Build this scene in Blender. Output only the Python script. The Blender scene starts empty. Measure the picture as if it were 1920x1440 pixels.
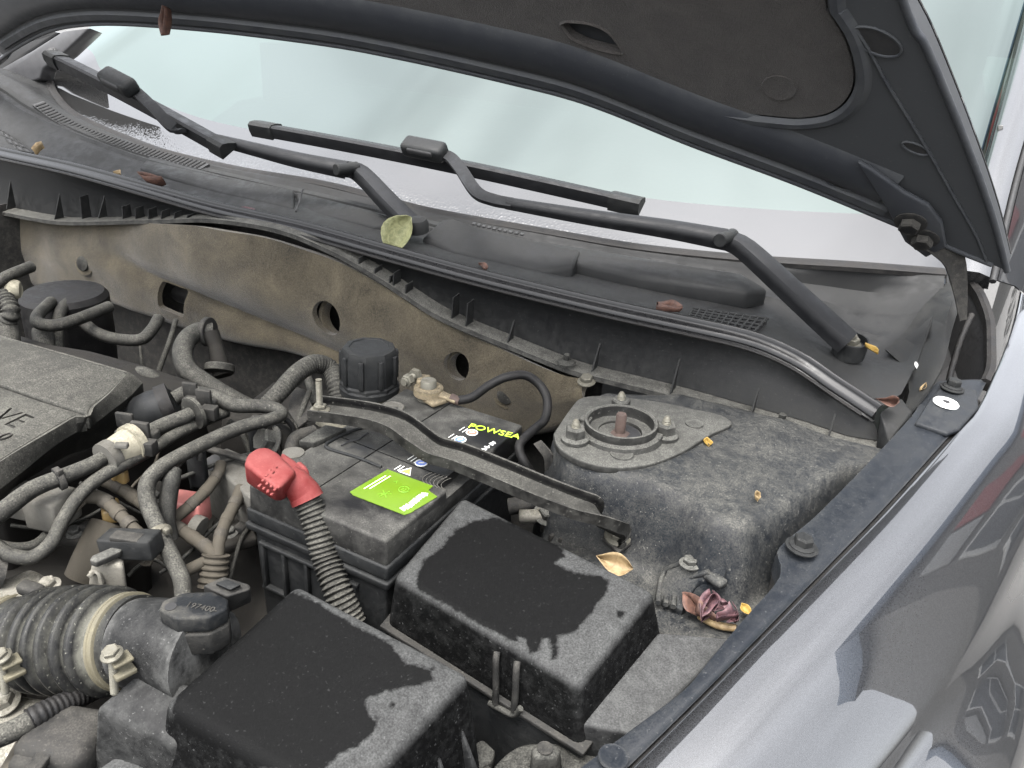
import bpy, bmesh, math, random
from mathutils import Vector, Matrix, noise as mnoise
random.seed(7)
R_ = math.radians
S = bpy.context.scene
COL = S.collection

# ------------------------------------------------------------------ camera
FPX, PITCH, YAW, ROLL = 1490.0, R_(25.5), R_(26.5), R_(4.2)
CAM = Vector((0, 0, .42))
CF = Vector((-math.sin(YAW)*math.cos(PITCH), math.cos(YAW)*math.cos(PITCH), -math.sin(PITCH)))
_r0 = Vector((math.cos(YAW), math.sin(YAW), 0)); _u0 = _r0.cross(CF)
CR = math.cos(ROLL)*_r0 + math.sin(ROLL)*_u0
CU = math.cos(ROLL)*_u0 - math.sin(ROLL)*_r0
cd = bpy.data.cameras.new('camera'); cam = bpy.data.objects.new('camera', cd); COL.objects.link(cam)
m = Matrix((CR, CU, -CF)).transposed().to_4x4(); m.translation = CAM
cam.matrix_world = m
cd.sensor_fit = 'HORIZONTAL'; cd.sensor_width = 36; cd.lens = FPX/1920*36
cd.clip_start = .01; cd.clip_end = 3000
S.camera = cam

# ------------------------------------------------------------------ sky, sun, exposure (bright overcast day)
SUN_EL, SUN_AZ = 70, 180          # azimuth measured from +Y towards +X
w = bpy.data.worlds.new('World'); S.world = w; w.use_nodes = True
wn = w.node_tree.nodes; wl = w.node_tree.links; wn.clear()
sky = wn.new('ShaderNodeTexSky'); sky.sky_type = 'NISHITA'; sky.sun_disc = False
sky.sun_elevation = R_(SUN_EL); sky.sun_rotation = R_(SUN_AZ)
sky.air_density = 1.0; sky.dust_density = 6.0; sky.ozone_density = 1.0
hs = wn.new('ShaderNodeHueSaturation'); hs.inputs['Saturation'].default_value = .22
bg = wn.new('ShaderNodeBackground'); bg.inputs['Strength'].default_value = .15
wo = wn.new('ShaderNodeOutputWorld')
wl.new(sky.outputs[0], hs.inputs['Color']); 
cn = wn.new('ShaderNodeTexNoise'); cn.inputs['Scale'].default_value = 2.8; cn.inputs['Detail'].default_value = 3; cn.inputs['Roughness'].default_value = .5
ct = wn.new('ShaderNodeTexCoord'); wl.new(ct.outputs['Generated'], cn.inputs['Vector'])
cr_ = wn.new('ShaderNodeMapRange'); wl.new(cn.outputs[0], cr_.inputs[0])
for k_, v_ in ((1, .3), (2, .7), (3, .82), (4, 1.22)): cr_.inputs[k_].default_value = v_
cm = wn.new('ShaderNodeVectorMath'); cm.operation = 'SCALE'; wl.new(hs.outputs[0], cm.inputs[0]); wl.new(cr_.outputs[0], cm.inputs['Scale'])
wl.new(cm.outputs[0], bg.inputs[0]); wl.new(bg.outputs[0], wo.inputs[0])
sd = bpy.data.lights.new('sun', 'SUN'); sd.energy = .5; sd.angle = R_(25); sd.color = (1, .97, .92)
so = bpy.data.objects.new('sun', sd); COL.objects.link(so)
sv = Vector((math.sin(R_(SUN_AZ))*math.cos(R_(SUN_EL)), math.cos(R_(SUN_AZ))*math.cos(R_(SUN_EL)), math.sin(R_(SUN_EL))))
so.rotation_euler = sv.to_track_quat('Z', 'Y').to_euler()
S.view_settings.view_transform = 'Standard'; S.view_settings.look = 'None'
S.view_settings.exposure = 2.85; S.view_settings.gamma = 1; S.view_settings.use_curve_mapping = False

S.cycles.max_bounces = 5; S.cycles.diffuse_bounces = 3; S.cycles.glossy_bounces = 3; S.cycles.transparent_max_bounces = 6; S.cycles.caustics_reflective = False; S.cycles.caustics_refractive = False

# ------------------------------------------------------------------ measuring: a sight line through the lens cut by a plane of the car
def ray(px, py): return CF + CR*((px-960)/FPX) - CU*((py-720)/FPX)
def PZ(px, py, z): d = ray(px, py); return CAM + d*((z-CAM.z)/d.z)
def PY(px, py, y): d = ray(px, py); return CAM + d*((y-CAM.y)/d.y)
def PX(px, py, x): d = ray(px, py); return CAM + d*((x-CAM.x)/d.x)
def PF(px, py, fz):            # sight line cut by a height field z = fz(x, y)
    d = ray(px, py); t0, t1 = .2, 6
    g = lambda t: (CAM+d*t).z - fz(*(CAM+d*t).xy)
    for i in range(60):
        tm = (t0+t1)/2
        if g(tm) > 0: t0 = tm
        else: t1 = tm
    return CAM + d*t0
def V(*a): return Vector(a)
def lerp(a, b, t): return a+(b-a)*t
def interp(x, pts):
    if x <= pts[0][0]: return pts[0][1]
    for (a, b), (c, d) in zip(pts, pts[1:]):
        if x <= c: return lerp(b, d, (x-a)/(c-a))
    return pts[-1][1]
def sst(a, b, x):
    t = min(1, max(0, (x-a)/(b-a))); return t*t*(3-2*t)

# ------------------------------------------------------------------ materials
class NT:
    def __init__(s, name):
        s.m = bpy.data.materials.new(name); s.m.use_nodes = True
        s.n = s.m.node_tree.nodes; s.l = s.m.node_tree.links
        s.b = s.n['Principled BSDF']; s.out = s.n['Material Output']
        s.tc = s.n.new('ShaderNodeTexCoord'); s.co = s.tc.outputs['Object']
    def set(s, **k):
        for a, v in k.items(): s.b.inputs[a.replace('_', ' ')].default_value = v
    def put(s, sock, v):
        if isinstance(v, bpy.types.NodeSocket): s.l.new(v, sock)
        elif v is not None:
            sock.default_value = (*v, 1) if isinstance(v, tuple) and len(v) == 3 and len(sock.default_value) == 4 else v
    def math(s, op, a, b=None, c=None, clamp=False):
        n = s.n.new('ShaderNodeMath'); n.operation = op; n.use_clamp = clamp
        for i, v in enumerate((a, b, c)): s.put(n.inputs[i], v)
        return n.outputs[0]
    def noise(s, scale, detail=4, rough=.6, dist=0, co=None, out=0):
        n = s.n.new('ShaderNodeTexNoise'); n.inputs['Scale'].default_value = scale; n.inputs['Detail'].default_value = detail
        n.inputs['Roughness'].default_value = rough; n.inputs['Distortion'].default_value = dist
        s.l.new(co or s.co, n.inputs['Vector']); return n.outputs[out]
    def ramp(s, v, a, b, lo=0., hi=1.):
        n = s.n.new('ShaderNodeMapRange'); n.clamp = True
        s.put(n.inputs[0], v); n.inputs[1].default_value = a; n.inputs[2].default_value = b; n.inputs[3].default_value = lo; n.inputs[4].default_value = hi
        return n.outputs[0]
    def mix(s, f, a, b):
        n = s.n.new('ShaderNodeMix'); n.data_type = 'RGBA'
        s.put(n.inputs[0], f); s.put(n.inputs[6], a); s.put(n.inputs[7], b); return n.outputs[2]
    def scale(s, v3):
        n = s.n.new('ShaderNodeMapping'); n.inputs['Scale'].default_value = v3; s.l.new(s.co, n.inputs['Vector']); return n.outputs[0]
    def bump(s, h, strength, dist=.001, normal=None):
        n = s.n.new('ShaderNodeBump'); n.inputs['Strength'].default_value = strength; n.inputs['Distance'].default_value = dist
        s.l.new(h, n.inputs['Height'])
        if normal is not None: s.l.new(normal, n.inputs['Normal'])
        return n.outputs[0]
    def up(s, lo=-.1, hi=.95):
        g = s.n.new('ShaderNodeNewGeometry'); x = s.n.new('ShaderNodeSeparateXYZ'); s.l.new(g.outputs['Normal'], x.inputs[0])
        return s.ramp(x.outputs[2], lo, hi)
    def xyz(s):
        x = s.n.new('ShaderNodeSeparateXYZ'); s.l.new(s.co, x.inputs[0]); return x.outputs

DK, BK = .27, .5
def dusty(name, base, rough=.5, dust=.8, dcol=(.17, .155, .13), lo=.3, scale=70, bump=.25, metal=0, spots=.5, patch=None, gloss=None, upl=-.2, even=0., edge=.35, cavity=.25, spec=.15, groove=0):
    """plastic, rubber or metal with a coat of road dust lying on it and edge highlights painted in; patch(t) returns a mask of wiped, damp areas"""
    t = NT(name); dcol = tuple(v*DK*k_ for v, k_ in zip(dcol, (.97, 1.0, 1.04))); base = tuple(v*BK for v in base) if metal < .3 else base
    n1 = t.noise(scale*.22, 5, .65, .6); n2 = t.noise(scale, 6, .7); n3 = t.noise(720, 2, .55)
    f = t.math('ADD', t.ramp(n1, .36, .64, 0, .6), t.ramp(n2, .36, .64, 0, .4))
    if even: f = t.math('ADD', t.math('MULTIPLY', f, 1-even), even*.8)
    f = t.math('MULTIPLY', f, t.up(upl, .9))
    f = t.math('MULTIPLY', f, t.ramp(n3, .32, .68, 1-spots*.95, 1+spots*.7))
    f = t.math('ADD', t.math('MULTIPLY', f, dust*1.25), t.ramp(n2, .45, .8, 0, lo*.5), clamp=True)
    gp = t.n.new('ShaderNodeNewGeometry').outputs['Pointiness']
    edge_hilite = t.math('MULTIPLY', t.ramp(gp, .515, .60, 0, edge), t.ramp(n2, .35, .6, .2, 1))  # pale highlight lines painted along convex edges, in the dust colour
    e2 = t.ramp(gp, .485, .40, 0, cavity)
    if groove:
        ga_ = t.n.new('ShaderNodeAttribute'); ga_.attribute_name = 'groove'
        e2 = t.math('ADD', e2, t.math('MULTIPLY', ga_.outputs['Fac'], t.ramp(n2, .3, .6, .35, groove)))
    f = t.math('ADD', f, t.math('ADD', edge_hilite, e2), clamp=True)
    if patch:
        mask = patch(t)
        f = t.math('MULTIPLY', f, t.ramp(mask, 0, 1, 1, .03))
    c = t.mix(f, base, dcol)
    sp = t.ramp(t.noise(420, 2, .5), .66, .74, 0, spots*.7)
    c = t.mix(sp if not patch else t.math('MULTIPLY', sp, t.ramp(mask, 0, 1, 1, .3)), c, tuple(min(1, v*1.7) for v in dcol))
    t.l.new(c, t.b.inputs['Base Color'])
    r = t.ramp(f, 0, .5, rough, .85)
    t.l.new(r, t.b.inputs['Roughness'])
    t.set(Metallic=metal)
    t.b.inputs['Specular IOR Level'].default_value = spec
    h = t.math('ADD', t.math('MULTIPLY', n2, .5), t.math('MULTIPLY', n3, .5))
    t.l.new(t.bump(h, bump, .0012), t.b.inputs['Normal'])
    return t.m
def plain(name, col, rough=.5, metal=0, coat=0, bump=0, bscale=400, var=.15, spec=.5):
    t = NT(name)
    n = t.noise(60, 5, .6)
    c = t.mix(t.ramp(n, .3, .7), tuple(v*(1-var) for v in col), tuple(min(1, v*(1+var)) for v in col))
    t.l.new(c, t.b.inputs['Base Color'])
    t.l.new(t.ramp(t.noise(140, 4), .3, .7, rough*.85, min(1, rough*1.15)), t.b.inputs['Roughness'])
    t.set(Metallic=metal); t.b.inputs['Coat Weight'].default_value = coat; t.b.inputs['Coat Roughness'].default_value = .03
    t.b.inputs['Specular IOR Level'].default_value = spec
    if bump: t.l.new(t.bump(t.noise(bscale, 3), bump, .001), t.b.inputs['Normal'])
    return t.m

def blobs(circles, edge=.18, nscale=55, soft=.05):
    """mask of irregular damp patches: ellipses (x, y, rx, ry) joined, their rim frayed by noise"""
    def fn(t):
        x, y, z = t.xyz(); d = None
        wn_ = t.noise(nscale, 5, .65); w2 = t.noise(nscale*.25, 3, .5)
        for (cx, cy, rx, ry) in circles:
            a = t.math('DIVIDE', t.math('SUBTRACT', x, cx), rx); b = t.math('DIVIDE', t.math('SUBTRACT', y, cy), ry)
            q = t.math('SQRT', t.math('ADD', t.math('MULTIPLY', a, a), t.math('MULTIPLY', b, b)))
            q = t.math('MULTIPLY', t.math('SUBTRACT', q, 1), min(rx, ry)/.04)
            d = q if d is None else t.math('MINIMUM', d, q)
        d = t.math('ADD', d, t.math('MULTIPLY', t.math('SUBTRACT', wn_, .5), edge*2.2))
        d = t.math('ADD', d, t.math('MULTIPLY', t.math('SUBTRACT', w2, .5), edge*1.1))
        return t.ramp(d, -soft, soft, 1, 0)
    return fn

def wetmask(t):
    a = t.n.new('ShaderNodeAttribute'); a.attribute_name = 'wet'
    d = t.math('ADD', a.outputs['Fac'], t.math('MULTIPLY', t.math('SUBTRACT', t.noise(240, 4, .65), .5), .0055))
    d = t.math('ADD', d, t.math('MULTIPLY', t.math('SUBTRACT', t.noise(60, 2, .5), .5), .003))
    return t.ramp(d, -.0017, .0009, 1, 0)
DUST = (.150, .138, .118)
M = {}
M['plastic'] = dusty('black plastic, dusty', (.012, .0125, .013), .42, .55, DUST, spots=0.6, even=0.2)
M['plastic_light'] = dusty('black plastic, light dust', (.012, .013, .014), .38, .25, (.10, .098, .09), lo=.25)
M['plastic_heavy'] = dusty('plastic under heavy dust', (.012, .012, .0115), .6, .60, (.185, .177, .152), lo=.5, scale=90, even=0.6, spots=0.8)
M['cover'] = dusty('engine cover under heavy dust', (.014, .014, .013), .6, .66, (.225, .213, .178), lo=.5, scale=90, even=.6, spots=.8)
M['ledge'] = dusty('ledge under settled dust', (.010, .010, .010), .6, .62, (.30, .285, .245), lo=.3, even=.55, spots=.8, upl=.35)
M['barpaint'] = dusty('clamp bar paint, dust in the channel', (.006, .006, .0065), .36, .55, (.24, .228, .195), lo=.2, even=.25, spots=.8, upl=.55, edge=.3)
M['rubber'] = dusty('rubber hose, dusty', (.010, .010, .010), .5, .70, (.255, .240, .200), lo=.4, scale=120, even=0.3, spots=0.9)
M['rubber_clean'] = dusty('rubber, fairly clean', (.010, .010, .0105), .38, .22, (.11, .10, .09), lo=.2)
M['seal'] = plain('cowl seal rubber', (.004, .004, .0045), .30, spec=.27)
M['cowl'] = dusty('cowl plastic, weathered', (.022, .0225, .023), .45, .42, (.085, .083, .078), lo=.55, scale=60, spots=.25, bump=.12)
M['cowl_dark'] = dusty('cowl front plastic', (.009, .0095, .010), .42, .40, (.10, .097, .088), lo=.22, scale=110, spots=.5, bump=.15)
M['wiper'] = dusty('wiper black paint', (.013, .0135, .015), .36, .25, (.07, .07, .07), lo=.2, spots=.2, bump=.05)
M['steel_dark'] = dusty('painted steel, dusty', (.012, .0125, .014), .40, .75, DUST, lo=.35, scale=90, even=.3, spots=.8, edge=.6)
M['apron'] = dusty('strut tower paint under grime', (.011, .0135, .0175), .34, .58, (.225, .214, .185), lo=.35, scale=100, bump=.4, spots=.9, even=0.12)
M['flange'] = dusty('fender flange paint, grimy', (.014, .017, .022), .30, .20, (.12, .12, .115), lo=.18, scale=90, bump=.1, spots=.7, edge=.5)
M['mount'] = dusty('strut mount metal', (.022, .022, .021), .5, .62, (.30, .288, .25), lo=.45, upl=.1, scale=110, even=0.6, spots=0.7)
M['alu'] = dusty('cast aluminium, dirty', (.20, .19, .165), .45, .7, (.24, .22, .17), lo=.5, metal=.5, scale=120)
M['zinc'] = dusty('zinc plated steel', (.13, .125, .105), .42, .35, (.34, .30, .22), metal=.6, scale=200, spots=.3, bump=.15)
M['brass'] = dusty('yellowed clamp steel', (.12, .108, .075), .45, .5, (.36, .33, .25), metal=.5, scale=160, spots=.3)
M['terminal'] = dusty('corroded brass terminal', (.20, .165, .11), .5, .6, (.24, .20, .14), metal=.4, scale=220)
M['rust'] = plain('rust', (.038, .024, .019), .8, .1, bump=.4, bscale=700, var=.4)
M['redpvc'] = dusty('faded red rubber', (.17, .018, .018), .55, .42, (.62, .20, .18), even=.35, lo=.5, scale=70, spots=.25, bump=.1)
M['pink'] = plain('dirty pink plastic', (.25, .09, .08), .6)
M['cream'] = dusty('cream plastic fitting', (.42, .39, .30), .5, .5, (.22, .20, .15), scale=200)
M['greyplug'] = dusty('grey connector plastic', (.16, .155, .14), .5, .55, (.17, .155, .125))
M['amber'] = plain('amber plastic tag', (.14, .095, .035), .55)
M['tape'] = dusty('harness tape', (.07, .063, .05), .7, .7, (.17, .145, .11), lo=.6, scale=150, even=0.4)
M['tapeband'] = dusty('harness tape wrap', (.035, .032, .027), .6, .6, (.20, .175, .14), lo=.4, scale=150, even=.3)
M['white'] = plain('white plastic', (.72, .72, .70), .4)
M['whitemark'] = plain('white print', (.55, .55, .52), .6)
M['lime'] = plain('lime sticker', (.068, .122, .004), .4, var=.06)
M['limetext'] = plain('lime print', (.45, .68, .04), .5)
M['darkprint'] = plain('dark green print', (.10, .22, .015), .5)
M['paleprint'] = plain('pale print', (.75, .86, .45), .5)
M['blueprint'] = plain('blue symbol print', (.10, .16, .45), .5)
M['redprint'] = plain('red symbol print', (.50, .12, .08), .5)
M['orangeprint'] = plain('orange symbol print', (.55, .20, .05), .5)
M['gap'] = plain('black plastic and recess shade', (.006, .006, .0065), .7)  # black parts; also painted shade inside holes, slots and pockets
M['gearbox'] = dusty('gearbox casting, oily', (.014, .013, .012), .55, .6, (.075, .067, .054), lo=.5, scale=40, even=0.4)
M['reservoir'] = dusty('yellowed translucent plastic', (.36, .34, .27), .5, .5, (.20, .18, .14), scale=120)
M['ground'] = plain('asphalt', (.055, .054, .052), .85, bump=.4, bscale=120)
M['tyre'] = plain('tyre rubber', (.014, .014, .014), .7, bump=.3)
M['interior'] = plain('interior trim', (.085, .085, .082), .7)
M['wall'] = plain('rendered wall', (.13, .127, .12), .8)
M['pane_far'] = plain('far window pane', (.05, .055, .06), .1)
M['sign_red'] = plain('red sign board', (.30, .05, .05), .5)
M['sign_white'] = plain('white sign board', (.42, .42, .41), .5)

# car paint: dark grey metallic with clear coat
t = NT('graphite metallic paint')
fl = t.n.new('ShaderNodeTexVoronoi'); fl.inputs['Scale'].default_value = 1400; t.l.new(t.co, fl.inputs['Vector'])
t.l.new(t.mix(t.ramp(fl.outputs['Color'], .2, .9), (.0125, .0130, .0142), (.025, .0262, .0285)), t.b.inputs['Base Color'])
t.set(Metallic=.6, Roughness=.34); t.b.inputs['Coat Weight'].default_value = 1; t.b.inputs['Coat Roughness'].default_value = .012; t.b.inputs['Coat IOR'].default_value = 1.85
t.l.new(t.bump(t.noise(18, 2, .5), .02, .004), t.b.inputs['Coat Normal'])
M['paint'] = t.m
# hood underside paint
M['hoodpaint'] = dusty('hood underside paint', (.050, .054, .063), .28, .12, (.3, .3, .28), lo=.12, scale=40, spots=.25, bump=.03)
# felts
def felt(name, a, b, s1=14, s2=260, bump=.6):
    t = NT(name)
    f = t.math('ADD', t.ramp(t.noise(s1, 6, .6, .5), .3, .7, 0, .6), t.ramp(t.noise(s2, 3, .6), .3, .7, 0, .4))
    t.l.new(t.mix(f, a, b), t.b.inputs['Base Color']); t.set(Roughness=.95); t.b.inputs['Specular IOR Level'].default_value = .1
    t.b.inputs['Sheen Weight'].default_value = .15
    h = t.math('ADD', t.noise(s2, 4, .7), t.noise(900, 2))
    t.l.new(t.bump(h, bump, .0015), t.b.inputs['Normal'])
    return t.m
M['felt'] = felt('firewall felt, dusty brown', (.013, .0112, .008), (.076, .064, .043), 16, 420)
M['hoodfelt'] = felt('hood felt, charcoal', (.019, .0175, .0165), (.046, .042, .039), 30, 420, .8)
# windscreen glass: tinted sheet, thin; reflects by Fresnel, lets tinted light through
t = NT('windscreen glass')
t.n.remove(t.b)
gl = t.n.new('ShaderNodeBsdfGlossy'); gl.inputs['Roughness'].default_value = .004; gl.inputs['Color'].default_value = (.88, 1, .94, 1)
tr = t.n.new('ShaderNodeBsdfTransparent'); tr.inputs['Color'].default_value = (.05, .085, .07, 1)
fr = t.n.new('ShaderNodeFresnel'); fr.inputs['IOR'].default_value = 2.2
mx = t.n.new('ShaderNodeMixShader')
t.l.new(fr.outputs[0], mx.inputs[0]); t.l.new(tr.outputs[0], mx.inputs[1]); t.l.new(gl.outputs[0], mx.inputs[2]); t.l.new(mx.outputs[0], t.out.inputs[0])
gb = t.bump(t.noise(5, 3, .5, .5), .015, .02); t.l.new(gb, gl.inputs['Normal']); t.l.new(gb, fr.inputs['Normal'])
M['glass'] = t.m
t = NT('windscreen frit, black enamel behind glass')
t.set(Base_Color=(.012, .012, .012, 1), Roughness=.02, IOR=1.9); t.b.inputs['Specular IOR Level'].default_value = .5
wet = t.n.new('ShaderNodeTexVoronoi'); wet.inputs['Scale'].default_value = 260; wet.feature = 'SMOOTH_F1'; t.l.new(t.co, wet.inputs['Vector'])
x, y, z = t.xyz()
near = t.ramp(t.math('ADD', y, t.math('MULTIPLY', t.noise(25, 3), .05)), 1.09, 1.135, 1, 0)
dr = t.math('MULTIPLY', t.ramp(wet.outputs['Distance'], .15, .5, 1, 0), near)
t.l.new(t.bump(dr, .35, .0015), t.b.inputs['Normal'])
M['frit'] = t.m

# ------------------------------------------------------------------ mesh helpers (meshes are written in car coordinates; parents keep them there)
CURPAR = None
def link(name, me, mat, parent=None):
    o = bpy.data.objects.new(name, me); COL.objects.link(o)
    if mat is not None and len(me.materials) == 0: me.materials.append(M[mat] if isinstance(mat, str) else mat)
    if parent is not None:
        o.parent = parent; base = parent.location.copy(); p = parent.parent
        if parent.type == 'EMPTY': o.matrix_parent_inverse = Matrix.Translation(parent.location).inverted()
    return o
def tag(o, label, cat, group=None, kind=None):
    if label: o['label'] = label
    if cat: o['category'] = cat
    if group: o['group'] = group
    if kind: o['kind'] = kind
    return o
def holed(outer, inners, d):
    """flat plate with real openings"""
    bm = bmesh.new()
    for lp_ in [outer]+inners:
        vs = [bm.verts.new(p) for p in lp_]
        for i in range(len(vs)): bm.edges.new((vs[i], vs[(i+1) % len(vs)]))
    bmesh.ops.triangle_fill(bm, edges=bm.edges[:], use_beauty=True)
    r = bmesh.ops.extrude_face_region(bm, geom=bm.faces[:]+bm.edges[:])
    bmesh.ops.translate(bm, vec=d, verts=[g_ for g_ in r['geom'] if isinstance(g_, bmesh.types.BMVert)])
    bmesh.ops.recalc_face_normals(bm, faces=bm.faces[:])
    me = bpy.data.meshes.new('mesh'); bm.to_mesh(me); bm.free(); return me
def thing(name, label, cat, loc=(0, 0, 0), group=None):
    o = bpy.data.objects.new(name, None); COL.objects.link(o); o.location = loc; o.empty_display_size = .02
    return tag(o, label, cat, group)
def mk(verts, faces, smooth=None, name='mesh'):
    me = bpy.data.meshes.new(name); me.from_pydata([tuple(v) for v in verts], [], faces); me.validate(); me.update()
    bm = bmesh.new(); bm.from_mesh(me); bmesh.ops.remove_doubles(bm, verts=bm.verts, dist=1e-6)
    bmesh.ops.recalc_face_normals(bm, faces=bm.faces); bm.to_mesh(me); bm.free()
    if smooth is not None:
        for p in me.polygons: p.use_smooth = True
        me.set_sharp_from_angle(angle=R_(smooth))
    return me
def joinm(parts):
    bm = bmesh.new()
    for p in parts: bm.from_mesh(p)
    me = bpy.data.meshes.new('mesh'); bm.to_mesh(me); bm.free(); return me
def bevel(me, w, seg=3, ang=25):
    bm = bmesh.new(); bm.from_mesh(me)
    es = [e for e in bm.edges if len(e.link_faces) == 2 and e.calc_face_angle(0) > R_(ang)]
    bmesh.ops.bevel(bm, geom=es, offset=w, segments=seg, profile=.5, affect='EDGES', clamp_overlap=True)
    bm.to_mesh(me); bm.free()
    for p in me.polygons: p.use_smooth = True
    me.set_sharp_from_angle(angle=R_(50)); return me
def frustum(top, bot, bw=.003, seg=3):
    n = len(top); f = [tuple(range(n)), tuple(range(2*n-1, n-1, -1))]
    f += [(i, (i+1) % n, n+(i+1) % n, n+i) for i in range(n)]
    me = mk(list(top)+list(bot), f)
    return bevel(me, bw, seg) if bw else me
def prism(top, d, bw=.001, seg=2):
    d = Vector(d); return frustum(top, [Vector(p)+d for p in top], bw, seg)
def box(c, s, bw=.001, rot=None, seg=2):
    c = Vector(c); hx, hy, hz = s[0]/2, s[1]/2, s[2]/2
    ps = [V(-hx, -hy, hz), V(hx, -hy, hz), V(hx, hy, hz), V(-hx, hy, hz)]
    pb = [V(p.x, p.y, -hz) for p in ps]
    q = rot if rot is not None else Matrix.Identity(3)
    return frustum([c+q@p for p in ps], [c+q@p for p in pb], bw, seg)
def rz(deg): return Matrix.Rotation(R_(deg), 3, 'Z')
def frame(axis):
    a = Vector(axis).normalized(); h = V(0, 0, 1) if abs(a.z) < .9 else V(1, 0, 0)
    u = a.cross(h).normalized(); v = a.cross(u).normalized(); return u, v, a
def lathe(c, axis, prof, seg=24, smooth=35, phase=0, caps=True):
    u, v, a = frame(axis); c = Vector(c); vs = []; fs = []
    for (r, h) in prof:
        for i in range(seg):
            t = 2*math.pi*i/seg+phase; vs.append(c+a*h+(u*math.cos(t)+v*math.sin(t))*max(r, 1e-5))
    for j in range(len(prof)-1):
        for i in range(seg): fs.append((j*seg+i, j*seg+(i+1) % seg, (j+1)*seg+(i+1) % seg, (j+1)*seg+i))
    if caps: fs.append(tuple(range(seg))); fs.append(tuple(range((len(prof)-1)*seg, len(prof)*seg)))
    return mk(vs, fs, smooth)
def catmull(pts, n=8):
    P = [Vector(p) for p in pts]; P = [P[0]*2-P[1]]+P+[P[-1]*2-P[-2]]; out = []
    for i in range(1, len(P)-2):
        a, b, c, d = P[i-1:i+3]
        for k in range(n):
            t = k/n; out.append(.5*((2*b)+(c-a)*t+(2*a-5*b+4*c-d)*t*t+(3*b-a-3*c+d)*t**3))
    return out+[P[-2].copy()]
def resample(pts, step):
    out = [pts[0]]; acc = 0
    L = [0]
    for a, b in zip(pts, pts[1:]): L.append(L[-1]+(b-a).length)
    n = max(2, int(L[-1]/step)); res = []; j = 0
    for i in range(n+1):
        s = L[-1]*i/n
        while j < len(L)-2 and L[j+1] < s: j += 1
        k = (s-L[j])/max(1e-9, L[j+1]-L[j]); res.append(pts[j].lerp(pts[j+1], min(1, k)))
    return res, L[-1]
def tube(pts, r, seg=12, n=8, rib=None, sm=True, flat=1.0):
    """r: number or list (one per control point) ; rib=(pitch, depth) makes convolutions"""
    ctrl = [Vector(p) for p in pts]
    path = catmull(ctrl, n) if sm else ctrl
    rr = [r]*len(path) if not isinstance(r, (list, tuple)) else [interp(i/(len(path)-1)*(len(r)-1), list(enumerate(r))) for i in range(len(path))]
    if rib:
        path2, L = resample(path, rib[0]/6)
        rr = [lerp(rr[0], rr[-1], i/(len(path2)-1))*(1-rib[1]*(.5-.5*math.tanh(2.2*math.cos(2*math.pi*(L*i/(len(path2)-1))/rib[0])))) for i in range(len(path2))]
        path = path2
    vs = []; fs = []; tan = (path[1]-path[0]).normalized(); u, v, _ = frame(tan)
    for i, p in enumerate(path):
        tn = (path[min(i+1, len(path)-1)]-path[max(i-1, 0)])
        tn = tn.normalized() if tn.length > 1e-9 else tan
        q = tan.rotation_difference(tn); u = q@u; v = q@v; tan = tn
        for k in range(seg):
            a = 2*math.pi*k/seg; vs.append(p+(u*math.cos(a)+v*math.sin(a)*flat)*rr[i])
    for i in range(len(path)-1):
        for k in range(seg): fs.append((i*seg+k, i*seg+(k+1) % seg, (i+1)*seg+(k+1) % seg, (i+1)*seg+k))
    fs.append(tuple(range(seg))); fs.append(tuple(range((len(path)-1)*seg, len(path)*seg)))
    return mk(vs, fs, 50)
def sweep(path, prof, up=(0, 0, 1), scale=None, smooth=35, closed=True, roll=None):
    path = [Vector(p) for p in path]; n = len(prof); vs = []; fs = []
    for i, p in enumerate(path):
        tn = (path[min(i+1, len(path)-1)]-path[max(i-1, 0)]).normalized()
        u_ = up[i] if isinstance(up, list) else Vector(up)
        sd_ = tn.cross(u_).normalized(); uu = sd_.cross(tn)
        k = 1 if scale is None else (scale(i/(len(path)-1)))
        for a, b in (prof if not callable(prof) else prof(i/(len(path)-1))): vs.append(p+sd_*a*k+uu*b*k)
    m_ = n if closed else n-1
    for i in range(len(path)-1):
        for j in range(m_): fs.append((i*n+j, i*n+(j+1) % n, (i+1)*n+(j+1) % n, (i+1)*n+j))
    if closed: fs.append(tuple(range(n))); fs.append(tuple(range((len(path)-1)*n, len(path)*n)))
    return mk(vs, fs, smooth)
def resamp_n(pts, n):
    L = [0]
    for a, b in zip(pts, pts[1:]): L.append(L[-1]+(b-a).length)
    out = []; j = 0
    for i in range(n):
        s = L[-1]*i/(n-1)
        while j < len(L)-2 and L[j+1] < s: j += 1
        k = (s-L[j])/max(1e-9, L[j+1]-L[j]); out.append(pts[j].lerp(pts[j+1], min(1, max(0, k))))
    return out
def rowpts(row, n, sm=True): return resamp_n(catmull(row, 6) if sm else [Vector(p) for p in row], n)
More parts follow.
